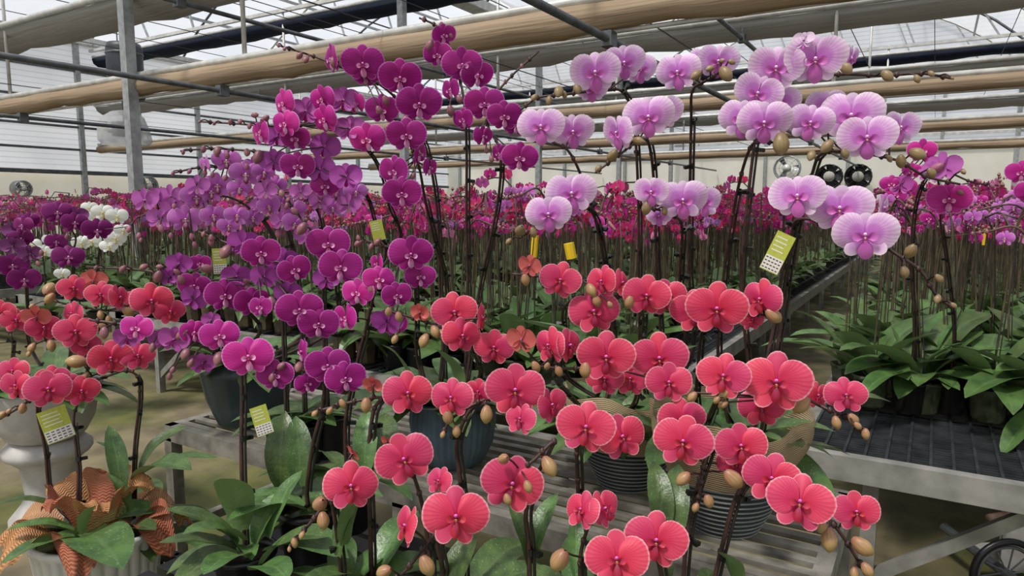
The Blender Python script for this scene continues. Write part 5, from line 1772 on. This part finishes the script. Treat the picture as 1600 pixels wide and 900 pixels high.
# ------------------------------------------------------------------ the rows of orchids on the long benches
def far_mesh(seed, cols, lod, bloom=True):
    """one orchid plant as vertices/faces/material ids: leaves 0, stems 1, buds 2, blooms 3.."""
    r_ = random.Random(seed)
    m_ = MB()
    nl = 7 if lod else 5
    for i in range(nl):
        az = i * 2.4 + r_.uniform(-.4, .4)
        L, wd = r_.uniform(.2, .3), r_.uniform(.036, .05)
        up = r_.uniform(.45, 1.15)
        dr = r_.uniform(.35, .9)
        ca, sa = math.cos(az), math.sin(az)
        n_ = 5 if lod else 3
        vs_, fs, uvs = [], [], []
        for k_ in range(n_ + 1):
            t = k_ / n_
            x = L * t * .9
            z = .13 + L * (up * t - dr * t * t)
            hw = wd * (math.sin(math.pi * min(1, .1 + .9 * t)) ** .6 if k_ < n_ else .05)
            for s in ((-1, 0, 1) if lod else (-1, 1)):
                y = s * hw
                vs_.append((ca * x - sa * y, sa * x + ca * y, z + abs(s) * hw * .35))
                uvs.append((.5 + s * .5, t))
        w_ = 3 if lod else 2
        for k_ in range(n_):
            for s in range(w_ - 1):
                q = k_ * w_ + s
                fs.append((q, q + w_, q + w_ + 1, q + 1))
        m_.add(vs_, fs, 0, uvs)
    if lod:
        m_.lathe([(.05, 0), (.055, .01), (.065, .12), (.07, .13)], 8, 1)
    ns = r_.choice((1, 1, 2))
    for s in range(ns):
        a = r_.uniform(0, 6.28)
        dx, dy = math.cos(a), math.sin(a)
        h = r_.uniform(.60, .80)
        rea = r_.uniform(.10, .24)
        b0 = Vector((r_.uniform(-.02, .02), r_.uniform(-.02, .02), .12))
        pts = [b0, b0 + Vector((dx * .03, dy * .03, h * .5)), b0 + Vector((dx * .05, dy * .05, h * .85)),
               b0 + Vector((dx * (.06 + rea * .35), dy * (.06 + rea * .35), h)), b0 + Vector((dx * (.06 + rea), dy * (.06 + rea), h * .985))]
        pts = catmull(pts, 2) if lod else pts
        m_.tube(pts, .0042 if lod else .005, 4 if lod else 3, 1, False)
        m_.tube([b0 + Vector((.012, 0, 0)), b0 + Vector((dx * .05 + .01, dy * .05, h * .8))], .003, 3, 1, False)
        nf = r_.randint(3, 6) if bloom else 0
        tail = pts[len(pts) // 2:]
        for f in range(nf):
            t = f / max(1, nf - 1)
            q = tail[min(len(tail) - 1, int(t * (len(tail) - 1)))] + Vector((r_.uniform(-.05, .05), r_.uniform(-.05, .05), r_.uniform(-.06, .02)))
            ff = r_.uniform(-2.2, 0.6) - math.pi / 2 + .5
            nrm = Vector((math.cos(ff), math.sin(ff), r_.uniform(-.2, .2))).normalized()
            x = Vector((0, 0, 1)).cross(nrm).normalized()
            y = nrm.cross(x)
            sz = r_.uniform(.030, .040)
            mi = 3 + r_.randrange(cols)
            for (ang, ln, hw) in ((8, 1, .62), (172, 1, .62), (90, .9, .3), (232, .85, .3), (308, .85, .3)):
                an = math.radians(ang)
                d_ = x * math.cos(an) + y * math.sin(an)
                e_ = -x * math.sin(an) + y * math.cos(an)
                z = nrm * (.004 if hw > .5 else 0)
                P0, P1, P2, P3, P4 = q + z, q + (d_ * .5 * ln - e_ * hw) * sz + z, q + (d_ * .95 * ln - e_ * hw * .55) * sz, q + (d_ * .95 * ln + e_ * hw * .55) * sz, q + (d_ * .5 * ln + e_ * hw) * sz + z
                m_.add([P0, P1, P2, P3, P4], [(0, 1, 2, 3, 4)], mi, [(.5, .1), (.2, .7), (.4, 1.), (.6, 1.), (.8, .7)] if hw > .5 else [(.5, .1), (.3, .6), (.4, .9), (.6, .9), (.7, .6)])
            m_.add([q + nrm * .012 + x * .008, q + nrm * .014 - x * .008, q + nrm * .016 - y * .014], [(0, 1, 2)], 2)
        end = tail[-1]
        for b in range(r_.randint(5, 9)):
            q = end + Vector((dx * .03 * b * .8 + r_.uniform(-.015, .015), dy * .03 * b * .8 + r_.uniform(-.015, .015), -.006 * b + r_.uniform(-.012, .006)))
            rb = r_.uniform(.006, .011)
            m_.add([q + Vector((rb, 0, 0)), q + Vector((0, rb, 0)), q + Vector((-rb, 0, 0)), q + Vector((0, -rb, 0)), q + Vector((0, 0, rb * 1.3)), q - Vector((0, 0, rb * 1.3))],
                   [(0, 1, 4), (1, 2, 4), (2, 3, 4), (3, 0, 4), (1, 0, 5), (2, 1, 5), (3, 2, 5), (0, 3, 5)], 2)
    return m_


M['far_magenta'] = petal_mat('far_magenta', '#d3409a', '#b31572', '#bd2c86', '#b04c92', None, 0.0, .25)
M['far_pink'] = petal_mat('far_pink', '#e9a0b8', '#d2629a', '#d880b0', '#c988a8', None, 0.0, .25)
M['far_red'] = petal_mat('far_red', '#e06090', '#c01a58', '#c8306c', '#b04c70', None, 0.0, .25)
M['far_lilac'] = petal_mat('far_lilac', '#e8d0e4', '#b265bc', '#bd7cc6', '#b080b4', None, 0.0, .25)
M['far_bud'] = simple('far_bud', '#6a4640', '#8f6a5a', 30, .6)
PALETTES = [('magenta', ['far_magenta', 'far_red', 'far_magenta']), ('pink', ['far_pink', 'far_magenta', 'far_pink']), ('lilac', ['far_lilac', 'far_pink', 'far_lilac']), ('red', ['far_red', 'far_magenta', 'far_red'])]

spots = []
rf = random.Random(21)
keep_clear = []
for bi, (x0, x1, y0, y1) in enumerate(BENCHES):
    y = y0 + .16
    row = 0
    while y < y1 - .1:
        dist = math.hypot(x0, y)
        pitch = .185 if dist < 9 else (.24 if dist < 14 else .32)
        x = x0 + .12 + (.09 if row % 2 else 0)
        while x < x1 - .08:
            px_, py_ = x + rf.uniform(-.03, .03), y + rf.uniform(-.03, .03)
            ok = True
            if bi == 0 and y < 3.0 and (y < 2.85 or x < .05) :
                ok = False       # the bare corner of the mesh bench
            if bi == 0 and y < 3.15 and x < .5:
                ok = False
            if bi == 1 and 3.2 < y < 5.2 and x > -1.35:
                ok = False       # empty mesh beside the aisle
            if ok:
                spots.append((px_, py_, bi))
            x += pitch
        y += pitch
        row += 1

def visible(s):
    v = Vector((s[0], s[1], 1.1)) - CAM
    d_ = v.dot(FWD)
    if d_ < .5:
        return False
    px_ = 800 + FPX * v.dot(RGT) / d_
    return -90 < px_ < 1690

spots = [s for s in spots if visible(s)]
spots.sort(key=lambda s: (Vector((s[0], s[1], 1.0)) - CAM).dot(FWD))


def palette_for(s):
    u = (s[0] * 3.1 + s[1] * .7)
    k_ = rf.random()
    if s[2] in (4, 5, 6):
        return 1 if k_ < .4 else (0 if k_ < .7 else (2 if k_ < .85 else 3))
    return 0 if k_ < .5 else (3 if k_ < .75 else (1 if k_ < .9 else 2))


# the nearest ones, plants with leaves, stems and blooms of their own
def near_row_orchid(s, i, label, group):
    r_ = random.Random(1000 + i)
    pal = ['magenta', 'lilac', 'magenta'][r_.randrange(3)]
    nq = r_.choice((1, 1, 2))
    label = '%s blooming orchid with %s in a %s pot, %s' % (pal, 'two stakes' if nq == 2 else 'one stake', 'clear' if i % 2 else 'black', label)
    group = '%s, %s, %s' % (group, pal, nq)
    foot = Vector((s[0], s[1], ZT))
    root = empty('row_orchid', foot, label, 'orchid', group)
    link('pot', pot_mesh('clear' if i % 2 else 'black'), root)
    a0 = r_.uniform(0, 6.28)
    for k_ in range(r_.randint(6, 8)):
        az = a0 + k_ * 2.4 + r_.uniform(-.2, .2)
        add_leaf(root, Vector((0, 0, 0)), Vector((.012 * math.cos(az), .012 * math.sin(az), .125)), az, r_.uniform(.28, .40), r_.uniform(.15, .9), r_.randrange(6), 'leaf_bright', r_.uniform(-.2, .2), r_.uniform(.85, 1.1))
    for q in range(nq):
        a = r_.uniform(0, 6.28)
        dx, dy = math.cos(a), math.sin(a)
        h, rea = r_.uniform(.62, .78), r_.uniform(.1, .22)
        b0 = Vector((r_.uniform(-.02, .02), r_.uniform(-.02, .02), .12))
        sp = catmull([b0, b0 + Vector((dx * .03, dy * .03, h * .5)), b0 + Vector((dx * .05, dy * .05, h * .85)), b0 + Vector((dx * (.06 + rea * .35), dy * (.06 + rea * .35), h)),
                      b0 + Vector((dx * (.06 + rea), dy * (.06 + rea), h * .97))], 5)
        m_ = MB()
        m_.tube(sp, .004, 5)
        tail = sp[len(sp) * 2 // 3:]
        for f in range(r_.randint(1, 3)):
            at_ = tail[r_.randrange(len(tail))]
            pos = at_ + Vector((r_.uniform(-.04, .04), r_.uniform(-.04, .04), r_.uniform(-.05, .01)))
            vw = Matrix.Rotation(r_.uniform(-1.2, 1.2), 3, 'Z') @ tocam
            add_flower(root, Vector((0, 0, 0)), pal, pos, r_.uniform(.055, .075), vw, Vector((0, 0, 1)), 0, r_)
            m_.tube([at_, pos - vw * .006], .002, 4)
        for b in range(r_.randint(3, 6)):
            pos = sp[-1] + Vector((dx * .022 * b, dy * .022 * b, -.004 * b))
            o_ = link('bud', bud_mesh('purple'), root)
            ln = .020 - .0015 * b
            o_.matrix_basis = Matrix.Translation(pos) @ Matrix.Diagonal((ln, ln, ln, 1))
        m_.tube([sp[-1], sp[-1] + Vector((dx * .13, dy * .13, -.02))], .0018, 4)
        build('stem', m_, M['stem_far'], root, True)
        st = MB()
        st.tube([b0 + Vector((.012, 0, 0)), b0 + Vector((dx * .05 + .01, dy * .05, h * .82))], .0026, 4)
        build('stake', st, M['stake'], root)
    return root


BPH = {0: 'on the mesh bench', 1: 'on the bench across the aisle', 2: 'on the second bench from the aisle', 3: 'on the bench before the tall post', 4: 'on the bench behind the tall post',
       5: 'on the second bench from the side wall', 6: 'on the bench along the side wall'}
NEAR_N, IND_N = 46, 300
right = [s for s in spots if s[2] == 0][:30]
left_ = [s for s in spots if s[2] != 0][:NEAR_N - 30]
near = right + left_
for i, s in enumerate(right):
    near_row_orchid(s, i, 'behind the bare mesh corner', 'leafy orchids behind the bare mesh corner')
for i, s in enumerate(left_):
    near_row_orchid(s, 100 + i, BPH[s[2]], 'leafy orchids at the front ends of the benches')
done = set((s[0], s[1]) for s in near)
rest = [s for s in spots if (s[0], s[1]) not in done]
BASES = {}
for pi, (nm, cl) in enumerate(PALETTES):
    for v in range(4):
        hi, lo_ = far_mesh(50 + pi * 10 + v, len(cl), True), far_mesh(50 + pi * 10 + v, len(cl), False)
        mats = [M['leaf_far'], M['stem_far'], M['far_bud']] + [M[c_] for c_ in cl]
        BASES[(pi, v)] = (hi.mesh('row_orchid', mats), lo_)
LAB = {0: 'small magenta orchid in the crowded rows ', 1: 'small pale pink orchid in the crowded rows ', 2: 'small lilac orchid in the crowded rows ', 3: 'small reddish pink orchid in the crowded rows '}
GRP = {0: 'magenta orchids in the far rows', 1: 'pale pink orchids in the far rows', 2: 'lilac orchids in the far rows', 3: 'reddish pink orchids in the far rows'}
n_ind = IND_N - len(near)
for s in rest[:n_ind]:
    pi = palette_for(s)
    o_ = link('row_orchid', BASES[(pi, rf.randrange(4))][0])
    o_.location = (s[0], s[1], ZT)
    o_.rotation_euler = (0, 0, rf.uniform(-.9, .9))
    k_ = rf.uniform(.92, 1.1)
    o_.scale = (k_, k_, k_)
    tag(o_, LAB[pi] + BPH[s[2]], 'orchid', GRP[pi] + ' ' + BPH[s[2]])
# the rest, too many to count: one object
ALLM = [M['leaf_far'], M['stem_far'], M['far_bud'], M['far_magenta'], M['far_pink'], M['far_red'], M['far_lilac']]
midx = {'far_magenta': 3, 'far_pink': 4, 'far_red': 5, 'far_lilac': 6}
V_, LI, LS, MI, UV = [], [], [], [], []
off = 0
cache = {}
for (pi, v), (me, lo_) in BASES.items():
    cl = PALETTES[pi][1]
    va = np.array([tuple(p) for p in lo_.v], dtype=np.float64)
    li = np.concatenate([np.array(f) for f in lo_.f])
    ls = np.array([len(f) for f in lo_.f])
    mi = np.array([m if m < 3 else midx[cl[m - 3]] for m in lo_.m])
    uv = np.array(lo_.uv)[li]
    cache[(pi, v)] = (va, li, ls, mi, uv)
for s in rest[n_ind:]:
    va, li, ls, mi, uv = cache[(palette_for(s), rf.randrange(4))]
    a = rf.uniform(-.9, .9)
    k_ = rf.uniform(.92, 1.1)
    R3 = np.array([[math.cos(a), -math.sin(a), 0], [math.sin(a), math.cos(a), 0], [0, 0, 1]]) * k_
    V_.append(va @ R3.T + np.array([s[0], s[1], ZT]))
    LI.append(li + off)
    LS.append(ls)
    MI.append(mi)
    UV.append(uv)
    off += len(va)
if V_:
    V_, LI, LS, MI, UV = np.concatenate(V_), np.concatenate(LI), np.concatenate(LS), np.concatenate(MI), np.concatenate(UV)
    me = bpy.data.meshes.new('orchid_rows')
    me.vertices.add(len(V_))
    me.vertices.foreach_set('co', V_.astype(np.float32).ravel())
    me.loops.add(len(LI))
    me.loops.foreach_set('vertex_index', LI.astype(np.int32))
    me.polygons.add(len(LS))
    me.polygons.foreach_set('loop_start', np.concatenate([[0], np.cumsum(LS)[:-1]]).astype(np.int32))
    for m_ in ALLM:
        me.materials.append(m_)
    me.polygons.foreach_set('material_index', MI.astype(np.int32))
    ul = me.uv_layers.new(name='UVMap')
    ul.data.foreach_set('uv', UV.astype(np.float32).ravel())
    me.update(calc_edges=True)
    me.validate()
    o_ = link('orchid_rows', me)
    tag(o_, 'distant rows of flowering orchids filling the long benches to the end wall', 'orchids', None, 'stuff')
print('plants', len(spots), 'stuff tris ~', int((LS - 2).sum()) if len(LS) else 0, 'objects', len(bpy.data.objects))
